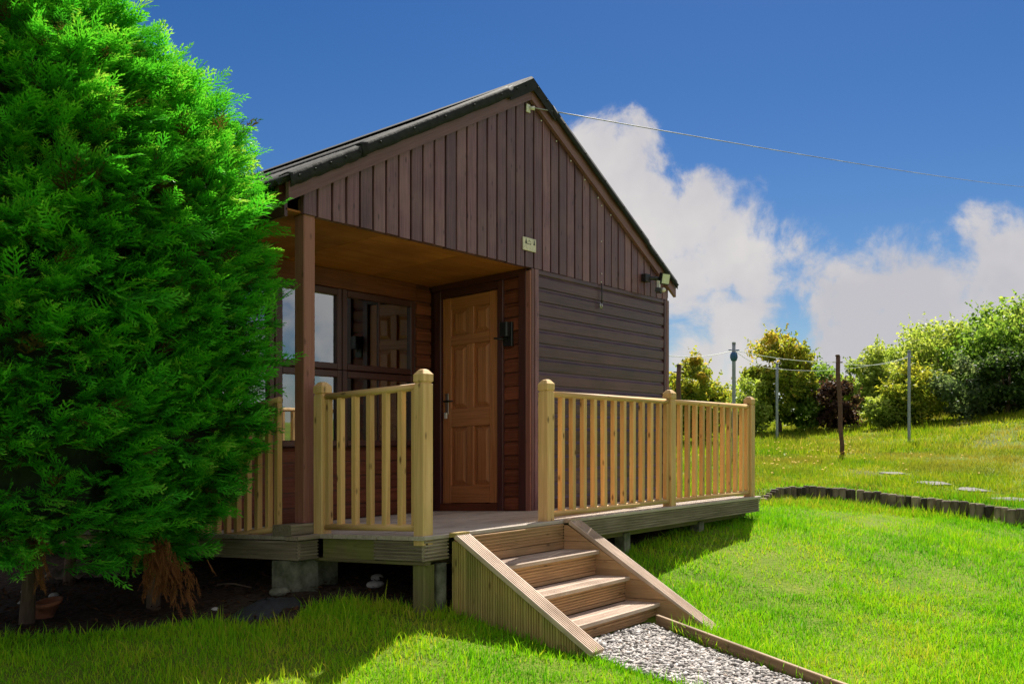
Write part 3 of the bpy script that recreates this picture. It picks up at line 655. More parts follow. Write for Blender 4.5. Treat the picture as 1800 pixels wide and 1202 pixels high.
# ------------------------------------------------------------------ small things fixed to the cabin
def zs(y): return KY * y
sg = thing('wall_sign', (2.655, -.03, 2.33), 'small cream sign with two black fir trees on the gable boards', 'sign')
box('plate', (2.56, -.024, 2.335), (2.75, -.0145, 2.452), 'signwhite', sg, .003, 'x')
def flat(name, pts, y, mat, par):
    n = len(pts); V = [(a, y, b) for a, b in pts] + [(a, y + .002, b) for a, b in pts]
    finish(name, V, [tuple(range(n)), tuple(range(n, 2 * n))[::-1]] + [((i + 1) % n, i, n + i, n + (i + 1) % n) for i in range(n)], mat, par, [(0, 0, 0)] * (2 * n))
for cx_, s_ in ((2.60, 1.), (2.722, .95)):
    flat('fir_print', [(cx_ - .017 * s_, 2.396), (cx_ + .017 * s_, 2.396), (cx_ + .007 * s_, 2.41), (cx_ + .011 * s_, 2.411), (cx_ + .0035, 2.425), (cx_ + .0055, 2.427), (cx_, 2.444), (cx_ - .0055, 2.427), (cx_ - .0035, 2.425), (cx_ - .011 * s_, 2.411), (cx_ - .007 * s_, 2.41)], -.0262, 'signblack', sg)
flat('ground_print', [(2.60, 2.394), (2.655, 2.392), (2.668, 2.392), (2.677, 2.404), (2.664, 2.401), (2.655, 2.3955), (2.6, 2.3975)], -.0258, 'signblack', sg)
flat('roof_print', [(2.632, 2.414), (2.650, 2.426), (2.668, 2.413), (2.668, 2.416), (2.650, 2.430), (2.632, 2.417)], -.0258, 'signblack', sg)
fl = thing('floodlight', (4.86, -.03, 2.33), 'black twin floodlight with sensor below the right roof edge', 'lamp')
box('bracket', (4.66, -.075, 2.325), (4.76, -.0145, 2.405), 'black', fl, .008, 'z')
tube('arm', [(4.74, -.06, 2.365), (4.82, -.10, 2.37), (4.86, -.13, 2.37)], .022, 'black', fl)
def obox(name, c, size, yaw, pitch, mat, par):
    V = []; cy, sy, cp, sp = math.cos(yaw), math.sin(yaw), math.cos(pitch), math.sin(pitch); w, d_, h = [q / 2 for q in size]
    for dx, dy, dz in [(-w, -d_, -h), (w, -d_, -h), (w, d_, -h), (-w, d_, -h), (-w, -d_, h), (w, -d_, h), (w, d_, h), (-w, d_, h)]:
        y1, z1 = cp * dy - sp * dz, sp * dy + cp * dz; V.append((c[0] + cy * dx - sy * y1, c[1] + sy * dx + cy * y1, c[2] + z1))
    return finish(name, V, [(3, 2, 1, 0), (4, 5, 6, 7), (0, 1, 5, 4), (1, 2, 6, 5), (2, 3, 7, 6), (3, 0, 4, 7)], mat, par, [(0, 0, 0)] * 8)
hd = obox('lamp_head', (4.90, -.16, 2.37), (.13, .04, .12), R(-12), R(12), 'black', fl)
obox('lens', (4.894, -.183, 2.366), (.112, .006, .10), R(-12), R(12), 'panel', fl)
obox('sensor_arm', (4.83, -.13, 2.30), (.03, .03, .09), 0, 0, 'whiteplastic', fl); obox('sensor', (4.80, -.15, 2.235), (.13, .06, .045), R(20), R(10), 'black', fl); rock('sensor_lens', (4.86, -.175, 2.245), (.028, .024, .024), 'whiteplastic', fl, 2, 2, .02)
hk = thing('hanging_hook', (3.86, -.02, 2.0), 'black cord with a metal hook hanging on the siding', 'hook')
tube('cord', [(3.862, -.022, 2.20), (3.862, -.026, 2.09), (3.858, -.026, 2.00)], .006, 'black', hk)
tube('hook', [(3.858, -.026, 2.0), (3.862, -.028, 1.965), (3.85, -.03, 1.945), (3.832, -.03, 1.95), (3.822, -.03, 1.98), (3.826, -.03, 2.0)], .006, 'steel', hk)
for i, (x_, z_) in enumerate([(3.862, 2.215), (3.87, 2.3), (3.865, 2.62), (3.87, 2.98)]): rock('clip', (x_, -.017, z_), (.007, .006, .007), 'whiteplastic', hk, i, 1, .05)
wl = thing('wall_lamp', (2.68, .24, 1.6), 'black lantern fixed on the timber beside the door', 'lamp')
box('back_plate', (W1 - .02, .20, 1.50), (W1 + .012, .30, 1.72), 'black', wl, .006, 'z'); box('shade', (W1 - .09, .205, 1.585), (W1 - .021, .295, 1.715), 'black', wl, .012, 'z'); tube('arm', [(W1 - .03, .25, 1.56), (W1 - .08, .29, 1.565), (W1 - .11, .34, 1.57)], .009, 'black', wl)
cb = thing('cable_bracket', (2.64, -.03, 3.58), 'small white cable bracket under the gable peak', 'bracket')
box('plate', (2.61, -.026, 3.575), (2.665, -.0145, 3.645), 'whiteplastic', cb, .003, 'z'); tube('insulator', [(2.65, -.025, 3.615), (2.675, -.065, 3.612)], [.014, .02], 'whiteplastic', cb)
for i in range(6):
    x_ = 2.84 + i * .24; q = rock('clip', (x_, -.019, rz(x_) - .055), (.008, .006, .008), 'whiteplastic', cb, i, 1, .05)
far = at(1900, 336, 38); near = np.array([2.67, -.07, 3.612])
oc = tube('overhead_cable', [near + (far - near) * t + np.array([0, 0, -.6 * (t - t * t)]) for t in np.linspace(0, 1, 40)], .0055, 'cable', None, 6)
tag(oc, 'grey overhead cable running from the gable peak across the sky', 'cable')

# ------------------------------------------------------------------ path
def sheet_poly(name, poly, dz, mat):
    n = 14; Vs = []
    L0 = np.array([poly[0], poly[5], poly[4]]); R0 = np.array([poly[1], poly[2], poly[3]])
    def lerp(c, t): return c[0] + (c[1] - c[0]) * t * 2 if t < .5 else c[1] + (c[2] - c[1]) * (t - .5) * 2
    for i in range(n + 1):
        for j in range(9):
            p = lerp(L0, i / n) * (1 - j / 8) + lerp(R0, i / n) * j / 8; Vs.append((*p, g1(*p) + dz))
    fs = [(i * 9 + j, (i + 1) * 9 + j, (i + 1) * 9 + j + 1, i * 9 + j + 1) for i in range(n) for j in range(8)]
    return finish(name, Vs, fs, mat, None, None, True)
M['gravelbed'] = plain('gravel_bed', (.17, .155, .14), .95, .45, 60, .9)
tag(sheet_poly('gravel_path', PATH, -.012, 'gravelbed'), 'pale gravel path leading away from the steps', 'path', kind='structure')
def gravel():
    import bmesh
    bm = bmesh.new(); bmesh.ops.create_icosphere(bm, subdivisions=1, radius=1); B = np.array([v.co[:] for v in bm.verts]); Fq = np.array([[v.index for v in f.verts] for f in bm.faces]); bm.free()
    n = 34000; P = np.c_[RNG.uniform(-.5, 1.6, n), RNG.uniform(-4.4, -1.93, n)]; P = P[inpoly(P, PATH)]; P = P[np.argsort(P[:, 1])]; n = len(P)
    z = gz(P) - .002 + RNG.uniform(-.006, .008, n)
    V = np.repeat(B[None], n, 0) * (1 + RNG.normal(0, .22, (n, 12, 1))); s = (.006 + .017 * RNG.beta(1.6, 3.2, (n, 1, 1))) * np.stack([RNG.uniform(.8, 1.5, n), RNG.uniform(.7, 1.2, n), RNG.uniform(.5, .9, n)], -1)[:, None]
    V = V * s; a = RNG.uniform(0, 6.28, n); c, s_ = np.cos(a)[:, None], np.sin(a)[:, None]; X, Y = V[..., 0] * c - V[..., 1] * s_, V[..., 0] * s_ + V[..., 1] * c
    tl = RNG.uniform(-.5, .5, (n, 1)); Z = V[..., 2] + X * tl
    V = np.stack([X + P[:, :1], Y + P[:, 1:], Z + z[:, None]], -1).reshape(-1, 3); Fq = (Fq[None] + (np.arange(n) * 12)[:, None, None]).reshape(-1, 3)
    m, nt, N, L, Pn = new_mat('mixed_gravel'); at_ = N.new('ShaderNodeAttribute'); at_.attribute_name = 'lc'
    r = ramp(N, [(0, (.10, .09, .08)), (.25, (.22, .20, .185)), (.6, (.35, .325, .305)), (.85, (.50, .475, .455)), (1, (.27, .20, .155))]); L.new(at_.outputs['Fac'], r.inputs[0]); L.new(r.outputs[0], Pn.inputs['Base Color']); Pn.inputs['Roughness'].default_value = .8
    M['gravel'] = m
    o = fast('gravel', V, Fq, 'gravel', None, np.repeat(RNG.uniform(0, 1, n), 12), 'stuff'); tag(o, 'loose pale gravel stones covering the path', 'gravel')
gravel()
eb = thing('path_edging', (1.42, -2.6, -.66), 'low brown timber board edging the gravel path', 'edging')
ep = [np.array((1.475, -1.97)), np.array((.86, -3.36)), np.array((-.56, -6.45))]
for a, b in zip(ep[:-1], ep[1:]):
    T = (b - a) / np.linalg.norm(b - a)
    extrude('edging_board', rect(.028, .12, .004), (*(a + T * .004), g1(*a) + .0), (*(b - T * .004), g1(*b) + .0), (-T[1], T[0], 0), (0, 0, 1), 'edging', eb)

# ------------------------------------------------------------------ log edging
le = thing('log_edging', (*LOGS[4], g1(*LOGS[4])), 'curved low palisade of short dark upright logs across the lawn', 'edging')
def build_logs():
    seg = np.linalg.norm(np.diff(LOGS, axis=0), axis=1); tot = seg.sum(); s = .05; cum = np.r_[0, np.cumsum(seg)]
    while s < tot - .1:
        i = int(np.searchsorted(cum, s) - 1); t = (s - cum[i]) / seg[i]; p = LOGS[i] + (LOGS[i + 1] - LOGS[i]) * t; dr = (LOGS[i + 1] - LOGS[i]) / seg[i]; nr = np.array([-dr[1], dr[0]])
        w = random.uniform(.08, .115); zlo = g1(*(p - nr * .12)) - .06; zhi = g1(*(p + nr * .2)) + random.uniform(-.008, .014)
        c = p + nr * random.uniform(-.012, .012); k = 9; V = []; G = []; tl = random.uniform(-.03, .03)
        for z, rr2 in ((zlo, 1.), (zhi - .012, 1.), (zhi, .84)):
            for j in range(k):
                th = 2 * math.pi * j / k; rad = w / 2 * rr2 * (1 + .07 * math.sin(3 * th + s * 9)); V.append((c[0] + rad * math.cos(th) + dr[0] * tl * (z - zlo), c[1] + rad * math.sin(th) + dr[1] * tl * (z - zlo), z)); G.append((z, rad * math.cos(th) + s, rad * math.sin(th)))
        finish('log', V, [(r_ * k + j, r_ * k + (j + 1) % k, (r_ + 1) * k + (j + 1) % k, (r_ + 1) * k + j) for r_ in range(2) for j in range(k)] + [tuple(range(2 * k, 3 * k))], 'log', le, G)
        s += w * random.uniform(.93, 1.02)
build_logs()
def slab(px, py, w, l, rot, label):
    p = hit(px, py); V = []
    pts = [(w * .5 * math.cos(q_) * random.uniform(.7, 1.15), l * .55 * math.sin(q_) * random.uniform(.7, 1.15)) for q_ in (.5 + random.uniform(0, .5) + 1.2566 * k_ for k_ in range(5))]
    pts = [(a * random.uniform(.82, 1.1), b * random.uniform(.8, 1.15)) for a, b in pts]; rot += random.uniform(-.35, .35); c, s = math.cos(rot), math.sin(rot); z0 = g1(p[0], p[1])
    for dz in (-.05, .010, .016):
        k = 1 if dz < .04 else .97
        for a, b in pts:
            X, Y = p[0] + (c * a - s * b) * k, p[1] + (s * a + c * b) * k; V.append((X, Y, g1(X, Y) * .6 + z0 * .4 + dz))
    n = 5; fs = [(r_ * n + j, r_ * n + (j + 1) % n, (r_ + 1) * n + (j + 1) % n, (r_ + 1) * n + j) for r_ in range(2) for j in range(n)] + [tuple(range(2 * n, 3 * n)), tuple(range(n))[::-1]]
    return tag(finish('paving_slab', V, fs, 'slab', None, None), label, 'slab', 'stone slabs set into the upper lawn')
SLABS = [(1568, 833, .62, .45, .3, 'small grey stone slab at the far end of the slab row'), (1640, 850, .8, .45, .2, 'grey stone slab second along the slab row from its far end'), (1706, 862, .95, .42, .15, 'long grey stone slab in the middle of the slab row'), (1770, 879, .9, .42, .1, 'grey stone slab nearest the log edging in the slab row')]
slab_xy = []
for a in SLABS: o = slab(*a); slab_xy.append(WL[o][:2])

# ------------------------------------------------------------------ clothes poles and lines
tops = {}
def pole(key, px, pyb, pyt, depth, rad, mat, label, lean=0., extra=None):
    b = at(px, pyb, depth); z0 = g1(b[0], b[1]); top = np.array([b[0], b[1], CAM[2] + (HOR - pyt) / F * depth]) + RV * lean
    t = thing('clothes_pole', (b[0], b[1], z0), label, 'pole', 'clothes poles on the lawn')
    n = 6; tube('pole', [np.array([b[0], b[1], z0 - .15]) + (top - np.array([b[0], b[1], z0 - .15])) * i / n + RV * (.012 * math.sin(i * 2.3) if mat == 'rust' else 0) for i in range(n + 1)], rad, mat, t, 10)
    tube('cap', [top, top + np.array([0, 0, .03])], [rad * 1.12, rad * .9], mat, t, 10)
    hz = top - np.array([0, 0, .12]); tube('line_hook', [hz - RV * .1, hz, hz + RV * .1], .012, extra or mat, t, 6)
    if extra: tube('rope_knot', [top - np.array([0, 0, .32]), top - np.array([0, 0, .26]), top - np.array([0, 0, .2]), top - np.array([0, 0, .16])], [.05, .075, .07, .05], extra, t, 8)
    tops[key] = top - np.array([0, 0, .12])
pole('a', 1290, 790, 604, 17.5, .034, 'galv', 'grey metal clothes pole with blue rope knotted round its top', 0, 'bluerope')
pole('b', 1366, 776, 640, 25, .036, 'galv', 'plain grey metal clothes pole standing before the yellow-topped tree')
pole('c', 1481, 798, 626, 19, .045, 'rust', 'leaning rusty brown clothes pole beside the purple shrub', -.10)
pole('d', 1598, 780, 618, 21.5, .034, 'galv', 'plain grey metal clothes pole before the big right-hand bushes')
pole('e', 1193, 790, 643, 18, .045, 'rust', 'dark post seen between the cabin corner and the railing')
def line(a, b, sag, label):
    a = np.array(a); b = np.array(b)
    return tag(tube('clothes_line', [a + (b - a) * t - np.array([0, 0, 4 * sag * t * (1 - t)]) for t in np.linspace(0, 1, 14)], .0055, 'line', None, 5), label, 'line', 'washing lines between the poles')
line(tops['a'], tops['c'], .06, 'washing line from the blue-roped pole to the rusty pole'); line(tops['a'], tops['b'], .10, 'washing line from the blue-roped pole to the pole before the yellow-topped tree')
line(tops['c'], tops['d'], .12, 'washing line from the rusty pole to the pole before the big bushes'); line(tops['b'], tops['d'], .16, 'long slack washing line between the two plain grey poles')
line(tops['a'], at(1150, 622, 14), .08, 'washing line running from the blue-roped pole towards the cabin corner')

# ------------------------------------------------------------------ foliage makers
def unit(v): return v / np.maximum(np.linalg.norm(v, axis=-1, keepdims=True), 1e-9)
def leaves(P, size, Nrm, lc, asp=.5, rg=RNG):
    """pointed folded leaves: 4 verts, 2 triangles each"""
    n = len(P); t = unit(np.cross(Nrm, rg.normal(size=(n, 3)))); b = np.cross(Nrm, t); s = size[:, None]
    V = np.stack([P - t * s * .5, P + b * s * asp * .5 + Nrm * s * .1, P + t * s * .5, P - b * s * asp * .5 + Nrm * s * .1], 1).reshape(-1, 3)
    i = np.arange(n)[:, None] * 4; Fq = np.concatenate([i + np.array([[0, 1, 2]]), i + np.array([[0, 2, 3]])], 0)
    return V, Fq, np.repeat(lc, 4)
def bush(name, px, pyb, pyt, hw, depth, label, cat, stops, nleaf=9000, leaf=.13, clumps=60, flat=.8, seed=1, trunk=.0, tip=None, transl=.52, shape=None, group='shrubs along the far edge of the lawn', open_=.0):
    rg = np.random.default_rng(seed); b = at(px, pyb, depth); z0 = g1(b[0], b[1]); zt = CAM[2] + (HOR - pyt) / F * depth; Hh = zt - z0; rx = hw / F * depth
    t = thing(name, (b[0], b[1], z0), label, cat, group)
    if name + label not in M: M[name + label] = leafy(name + '_foliage', stops, transl)
    # clump centres fill the crown, more near its skin
    zc0 = z0 + trunk * Hh; ch = zt - zc0
    C = []
    while len(C) < clumps:
        q = rg.normal(size=3); q /= np.linalg.norm(q); q *= rg.uniform(.35, 1) ** .45; h = (q[2] + 1) / 2
        prof = np.interp(h, *shape) if shape else (1.0 if h < .45 else 1.0 - ((h - .45) / .55) ** 2 * .35)
        C.append((q[0] * rx * .86 * prof, q[1] * rx * flat * .86 * prof, zc0 + ch * (.06 + .86 * h), h))
    C = np.array(C); k = rg.integers(0, clumps, nleaf); cs = rg.uniform(.55, 1.25, clumps) * rx / clumps ** (1 / 3) * .98
    off = rg.normal(size=(nleaf, 3)); off = unit(off) * (rg.uniform(0, 1, nleaf) ** .55)[:, None] * cs[k][:, None] * np.array([1.15, 1.15, .85]); P = C[k][:, :3] + off
    # a few long shoots
    sh = rg.uniform(0, 1, nleaf) < .012; P[sh] += unit(off[sh] + np.array([0, 0, .25 * rx])) * (rg.uniform(0, .22, sh.sum()) * rx)[:, None]
    P[:, 0] += b[0]; P[:, 1] += b[1]; P[:, 2] = np.maximum(P[:, 2], gz(P) + .03)
    nr = unit(off * .7 + rg.normal(size=(nleaf, 3)) * .6 * cs.mean() + np.array([0, 0, .35 * cs.mean()]))
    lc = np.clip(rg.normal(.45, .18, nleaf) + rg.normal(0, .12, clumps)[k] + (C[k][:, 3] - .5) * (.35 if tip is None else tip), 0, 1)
    nsht = clumps * 2; q = rg.integers(0, clumps, nsht); dd = unit(np.c_[C[q][:, :2] / rx, (C[q][:, 3] - .35)[:, None] * 1.5] + rg.normal(0, .35, (nsht, 3))); o_ = C[q][:, :3] + np.array([b[0], b[1], 0]) + dd * (cs[q] * .7)[:, None]
    tt = np.linspace(.1, 1, 9); Ls = rg.uniform(.10, .34, nsht) * min(rx, 1.6); Ps = (o_[:, None] + dd[:, None] * (tt[None, :, None] * Ls[:, None, None]) + rg.normal(0, .018, (nsht, 9, 3))).reshape(-1, 3)
    Ps[:, 2] = np.maximum(Ps[:, 2], gz(Ps) + .03); P = np.r_[P, Ps]; nr = np.r_[nr, unit(rg.normal(size=Ps.shape) + np.array([0, 0, .5]))]; lc = np.r_[lc, np.clip(np.repeat(rg.normal(.6, .15, nsht), 9), 0, 1)]; nleaf = len(P)
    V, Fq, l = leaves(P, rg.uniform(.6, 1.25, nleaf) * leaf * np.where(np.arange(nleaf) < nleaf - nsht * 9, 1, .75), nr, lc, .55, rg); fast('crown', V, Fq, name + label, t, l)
    nl = max(4, clumps // 7)
    base = np.array([b[0], b[1], z0 - .1]); fork = np.array([b[0] + rg.normal(0, .05), b[1] + rg.normal(0, .05), zc0 + ch * .18])
    tube('trunk', [base, (base + fork) / 2 + rg.normal(0, .03, 3), fork, [b[0], b[1], zc0 + ch * .6]], [rx * .075, rx * .06, rx * .05, rx * .015], 'bark', t, 7)
    for q in rg.choice(clumps, nl, replace=False):
        e = C[q][:3] + np.array([b[0], b[1], 0]); m = fork * .5 + e * .5 + np.array([0, 0, -.08 * ch]); tube('limb', [fork * .8 + np.array([b[0], b[1], zc0 + ch * .4]) * .2, m, e], [rx * .035, rx * .022, rx * .006], 'bark', t, 5)
    return t
G1 = [(0, (.12, .18, .03)), (.45, (.26, .37, .06)), (.8, (.42, .50, .11)), (1, (.54, .56, .19))]
G2 = [(0, (.06, .13, .022)), (.5, (.15, .28, .04)), (.85, (.27, .40, .07)), (1, (.4, .48, .12))]
GY = [(0, (.08, .13, .018)), (.4, (.19, .27, .03)), (.7, (.38, .39, .05)), (1, (.52, .36, .08))]
GP = [(0, (.025, .014, .014)), (.5, (.065, .035, .03)), (.8, (.12, .075, .05)), (1, (.2, .18, .07))]
GS = [(0, (.05, .09, .04)), (.5, (.13, .20, .085)), (1, (.3, .36, .2))]
bush('shrub', 1222, 780, 618, 74, 23, 'yellowing rounded shrub behind the cabin corner', 'shrub', GY, 9000, .12, 55, seed=3, tip=.6)
bush('broadleaf_tree', 1370, 776, 568, 78, 28, 'upright broadleaf tree with yellow-tinted top behind the plain pole', 'tree', GY, 13000, .14, 75, seed=4, trunk=.02, tip=.75, shape=([0, .25, .5, .8, 1], [.95, 1., .95, 1.05, .8]))
bush('shrub', 1308, 778, 664, 50, 27, 'low green shrub at the foot of the yellow-topped tree', 'shrub', G1, 4500, .13, 30, seed=5)
bush('shrub', 1472, 764, 662, 48, 27.5, 'dark purple-leaved shrub behind the rusty pole', 'shrub', GP, 5000, .13, 34, seed=6)
bush('shrub', 1424, 770, 672, 42, 28, 'small green shrub squeezed between yellow-topped tree and purple shrub', 'shrub', G2, 3200, .13, 24, seed=16)
bush('shrub', 1530, 756, 598, 66, 29.5, 'slender pale green shrub rising behind the purple shrub', 'shrub', G1, 7500, .14, 45, seed=7, shape=([0, .3, .7, 1], [1, 1, .7, .35]))
bush('shrub', 1606, 746, 640, 78, 26.5, 'bright yellow-green shrub behind the pole before the big bushes', 'shrub', GY[:3] + [(1, (.36, .36, .05))], 8000, .13, 46, seed=8)
bush('shrub', 1650, 744, 556, 120, 31, 'tall mid green thicket rising above the yellow-green shrub', 'shrub', G1, 15000, .15, 90, seed=9, shape=([0, .4, .8, 1], [1, 1, .85, .6]))
bush('shrub', 1700, 733, 622, 66, 25.5, 'silvery pale green shrub with a bare twig', 'shrub', GS, 6000, .13, 36, seed=10)
bush('broadleaf_tree', 1800, 728, 518, 165, 29, 'broad dark green tree at the upper end of the lawn', 'tree', G2, 22000, .16, 120, seed=12, shape=([0, .4, .8, 1], [1, 1, .85, .65]))
bush('shrub', 1775, 728, 612, 80, 25, 'dense deep green bush in front of the broad dark tree', 'shrub', [(0, (.015, .04, .01)), (.5, (.04, .085, .018)), (1, (.1, .15, .035))], 8000, .13, 46, seed=13)
bush('broadleaf_tree', 1950, 716, 462, 165, 30, 'tall loose tree just beyond the broad dark tree', 'tree', G2, 14000, .16, 110, seed=14, open_=.3)
bush('shrub', 1560, 748, 690, 40, 26.5, 'low leafy shrub beside the purple one', 'shrub', G1, 4000, .12, 28, seed=18)
for k_, (px_, pyb_, pyt_, hw_, lab_) in enumerate([(1445, 765, 640, 70, 'far green bush filling the gap behind the purple shrub'), (1580, 752, 600, 90, 'far green bush filling the gap behind the slender pale shrub'), (1730, 738, 560, 110, 'far green bush filling the gap behind the silvery shrub'), (1275, 775, 690, 60, 'low far bush between the cabin corner and the yellow-topped tree')]):
    bush('shrub', px_, pyb_, pyt_, hw_, 34, lab_, 'shrub', G1 if k_ % 2 else G2, 9000, .16, 60, seed=60 + k_)
tw = at(1690, 668, 25); tag(tube('bare_twig', [tw + RV * .2, tw + RV * .6 + UP * .05, tw + RV * 1.0 - UP * .04, tw + RV * 1.35 + UP * .08], [.02, .014, .01, .004], 'stone', None, 5), 'bare pale twig sticking out of the silvery shrub', 'twig')

# ------------------------------------------------------------------ conifer hedge
def spray_mesh(rg, L=.3):
    """one flat feathery frond along +x, as thin blades (origin, tip, width, shade)"""
    S = [((0, 0, 0), (L, 0, .03 * L), .014, .4)]
    n = 12
    for i in range(n):
        f = .06 + .9 * i / n; ln = L * (.50 * (1 - f) + .11) * rg.uniform(.8, 1.2); sd = 1 if i % 2 else -1
        a = R(rg.uniform(24, 40)) * sd; o = np.array([L * f, 0, .03 * L * f]); d = np.array([math.cos(a), math.sin(a), rg.normal(0, .10)]); e = o + d * ln
        S.append((o, e, .015, .25 + .55 * f))
        for j in range(2):
            g = .30 + .30 * j; l2 = ln * .5 * (1.1 - g * .6) * rg.uniform(.7, 1.2); s2 = 1 if j % 2 else -1; a2 = a + R(rg.uniform(20, 38)) * s2
            o2 = o + d * ln * g; S.append((o2, o2 + np.array([math.cos(a2), math.sin(a2), rg.normal(0, .15)]) * l2, .013, .3 + .5 * f + .15 * g))
    V = []; l = []
    for o, e, w, sh in S:
        o = np.array(o); e = np.array(e); d = e - o; p = np.array([-d[1], d[0], rg.normal(0, .4) * np.linalg.norm(d)]); p /= np.linalg.norm(p) + 1e-9
        V += [o + d * .12 - p * w * .5, o + d * .12 + p * w * .5, e]; l += [sh - .08, sh - .08, sh + .16]
    return np.array(V), np.array(l)
def place_sprays(O, Dr, scale, lcoff, rg, lat=1.):
    """copies of a few fronds with their x axis along Dr"""
    VS = []; LS = []; k = rg.integers(0, 7, len(O)); protos = [spray_mesh(np.random.default_rng(100 + q)) for q in range(7)]
    for q in range(7):
        m = k == q; o, d = O[m], unit(Dr[m]); n = len(o)
        if not n: continue
        V, l = protos[q]; s = np.cross(np.array([0, 0, 1.]), d); s = unit(s); u = np.cross(d, s)
        rl = rg.normal(0, .55, n)[:, None]; s, u = s * np.cos(rl) + u * np.sin(rl), u * np.cos(rl) - s * np.sin(rl)
        dro = V[None, :, 0] ** 2 * rg.uniform(-.6, .5, n)[:, None]
        W = o[:, None] + (V[None, :, :1] * d[:, None] + V[None, :, 1:2] * lat * s[:, None] + (V[None, :, 2:3] + dro[..., None]) * u[:, None]) * scale[m][:, None, None]
        VS.append(W.reshape(-1, 3)); LS.append((l[None] + lcoff[m][:, None]).ravel())
    V = np.concatenate(VS); l = np.clip(np.concatenate(LS), 0, 1); return V, np.arange(len(V)).reshape(-1, 3), l
def hedge():
    rg = np.random.default_rng(21)
    c1 = at(268, 900, 6.15)[:2]; c2 = at(45, 900, 5.75)[:2]; c3 = at(-230, 900, 5.7)[:2]; c4 = at(120, 900, 7.3)[:2]
    prof1 = ([-.12, .1, .3, .5, .8, 1.4, 1.9, 2.3, 2.62, 2.9, 3.12], [.16, .24, .38, .50, .57, .59, .59, .54, .43, .25, .03])
    prof2 = ([-.1, .15, .4, .8, 1.6, 2.2, 2.6, 2.95, 3.3, 3.7, 4.05], [.62, .66, .74, .86, .92, .88, .80, .64, .42, .2, .02])
    prof3 = ([-.1, .15, .4, .8, 1.6, 2.4, 3.0, 3.5, 4.0, 4.5, 4.9], [.55, .62, .80, .95, 1.02, 1.0, .93, .78, .58, .32, .02])
    lobes = [(c1, prof1, 1.), (c2, prof2, 1.), (c3, prof3, 1.), (c4, prof2, .9)]
    t = thing('conifer_hedge', (c1[0], c1[1], g1(*c1)), 'tall dense green conifer hedge with feathery sprays beside the porch', 'hedge')
    def inside(P, skip, k):
        m = np.zeros(len(P), bool)
        for i, (c, pf, s) in enumerate(lobes):
            if i == skip: continue
            r = np.interp(P[:, 2], pf[0], pf[1], left=0, right=0) * s; m |= np.hypot(P[:, 0] - c[0], P[:, 1] - c[1]) < r * k
        return m
    O = []; Dd = []; Sc = []; Lc = []
    for i, (c, pf, s) in enumerate(lobes):
        npl = [1150, 1750, 420, 300][i]
        z = rg.uniform(pf[0][0], pf[0][-1], npl * 3); r = np.interp(z, pf[0], pf[1]) * s; keep = rg.uniform(0, 1, len(z)) < r / (max(pf[1]) * s); z, r = z[keep][:npl], r[keep][:npl]; n = len(z)
        th = rg.uniform(0, 2 * math.pi, n); rad = np.stack([np.cos(th), np.sin(th), np.zeros(n)], 1); tang = np.stack([-np.sin(th), np.cos(th), np.zeros(n)], 1)
        r = r * (1 + .07 * np.sin(th * 5 + z * 4) + rg.normal(0, .045, n)); P = np.c_[c[0] + rad[:, 0] * r, c[1] + rad[:, 1] * r, z]
        ok = ~inside(P, i, .86); tc_ = unit(np.array([CAM[0] - c[0], CAM[1] - c[1], 0])); ok &= (rad @ tc_ > -.35) | (rg.uniform(0, 1, n) < .35)
        if i == 1:   # shaded hollow low down between the two nearer plants
            v = P - CAM; dp = v @ DV; px = 900 + F * (v @ RV) / dp; py = HOR - F * v[:, 2] / dp; ok &= ~((px < 150) & (py > 555) & (py < 640) & (rg.uniform(0, 1, n) < .6)) & ~((px < 190) & (py > 800) & (py < 900) & (rg.uniform(0, 1, n) < .6))
        P, rad, tang, z, r = P[ok], rad[ok], tang[ok], z[ok], r[ok]; n = len(P)
        top = np.clip((z - pf[0][0]) / (pf[0][-1] - pf[0][0]), 0, 1)
        ax = unit(rad + tang * rg.normal(0, .45, n)[:, None] + np.array([0, 0, 1]) * (rg.normal(.12, .2, n) + .75 * top ** 2)[:, None])
        m = 10; pl = np.repeat(np.arange(n), m); q = len(pl)
        o = P[pl] - ax[pl] * rg.uniform(-.06, .24, q)[:, None] + rg.normal(0, .05, (q, 3)) * np.array([1, 1, .5])
        d = ax[pl] + rg.normal(0, .28, (q, 3)) * np.array([1, 1, .7]); O.append(o); Dd.append(d); Sc.append(rg.uniform(.4, .85, q) * rg.uniform(.7, 1.25, n)[pl]); Lc.append((rg.normal(0, .15, n)[pl] + rg.normal(0, .10, q) - .55 * (rg.uniform(0, 1, q) < .03) + .10 * (top[pl] > .75) - .1))  # top sprays tinted lighter: sunlit tone put into their colour
    O, Dd, Sc, Lc = map(np.concatenate, (O, Dd, Sc, Lc))
    low = O[:, 2] < gz(O) + .10; O, Dd, Sc, Lc = O[~low], Dd[~low], Sc[~low], Lc[~low]
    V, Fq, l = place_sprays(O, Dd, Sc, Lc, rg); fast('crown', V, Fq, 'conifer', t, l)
    # opaque dark core added below the skin; interior shade is its colour
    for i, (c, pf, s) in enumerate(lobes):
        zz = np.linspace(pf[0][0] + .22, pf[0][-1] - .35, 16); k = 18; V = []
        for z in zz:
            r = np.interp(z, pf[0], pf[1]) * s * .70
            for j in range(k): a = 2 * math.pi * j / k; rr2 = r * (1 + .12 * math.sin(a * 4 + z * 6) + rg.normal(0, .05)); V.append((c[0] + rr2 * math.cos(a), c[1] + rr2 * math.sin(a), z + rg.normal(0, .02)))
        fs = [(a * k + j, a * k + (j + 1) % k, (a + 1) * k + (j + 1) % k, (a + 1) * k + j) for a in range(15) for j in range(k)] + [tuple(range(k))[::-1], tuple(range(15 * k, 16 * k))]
        finish('shade_core', V, fs, 'inner', t)
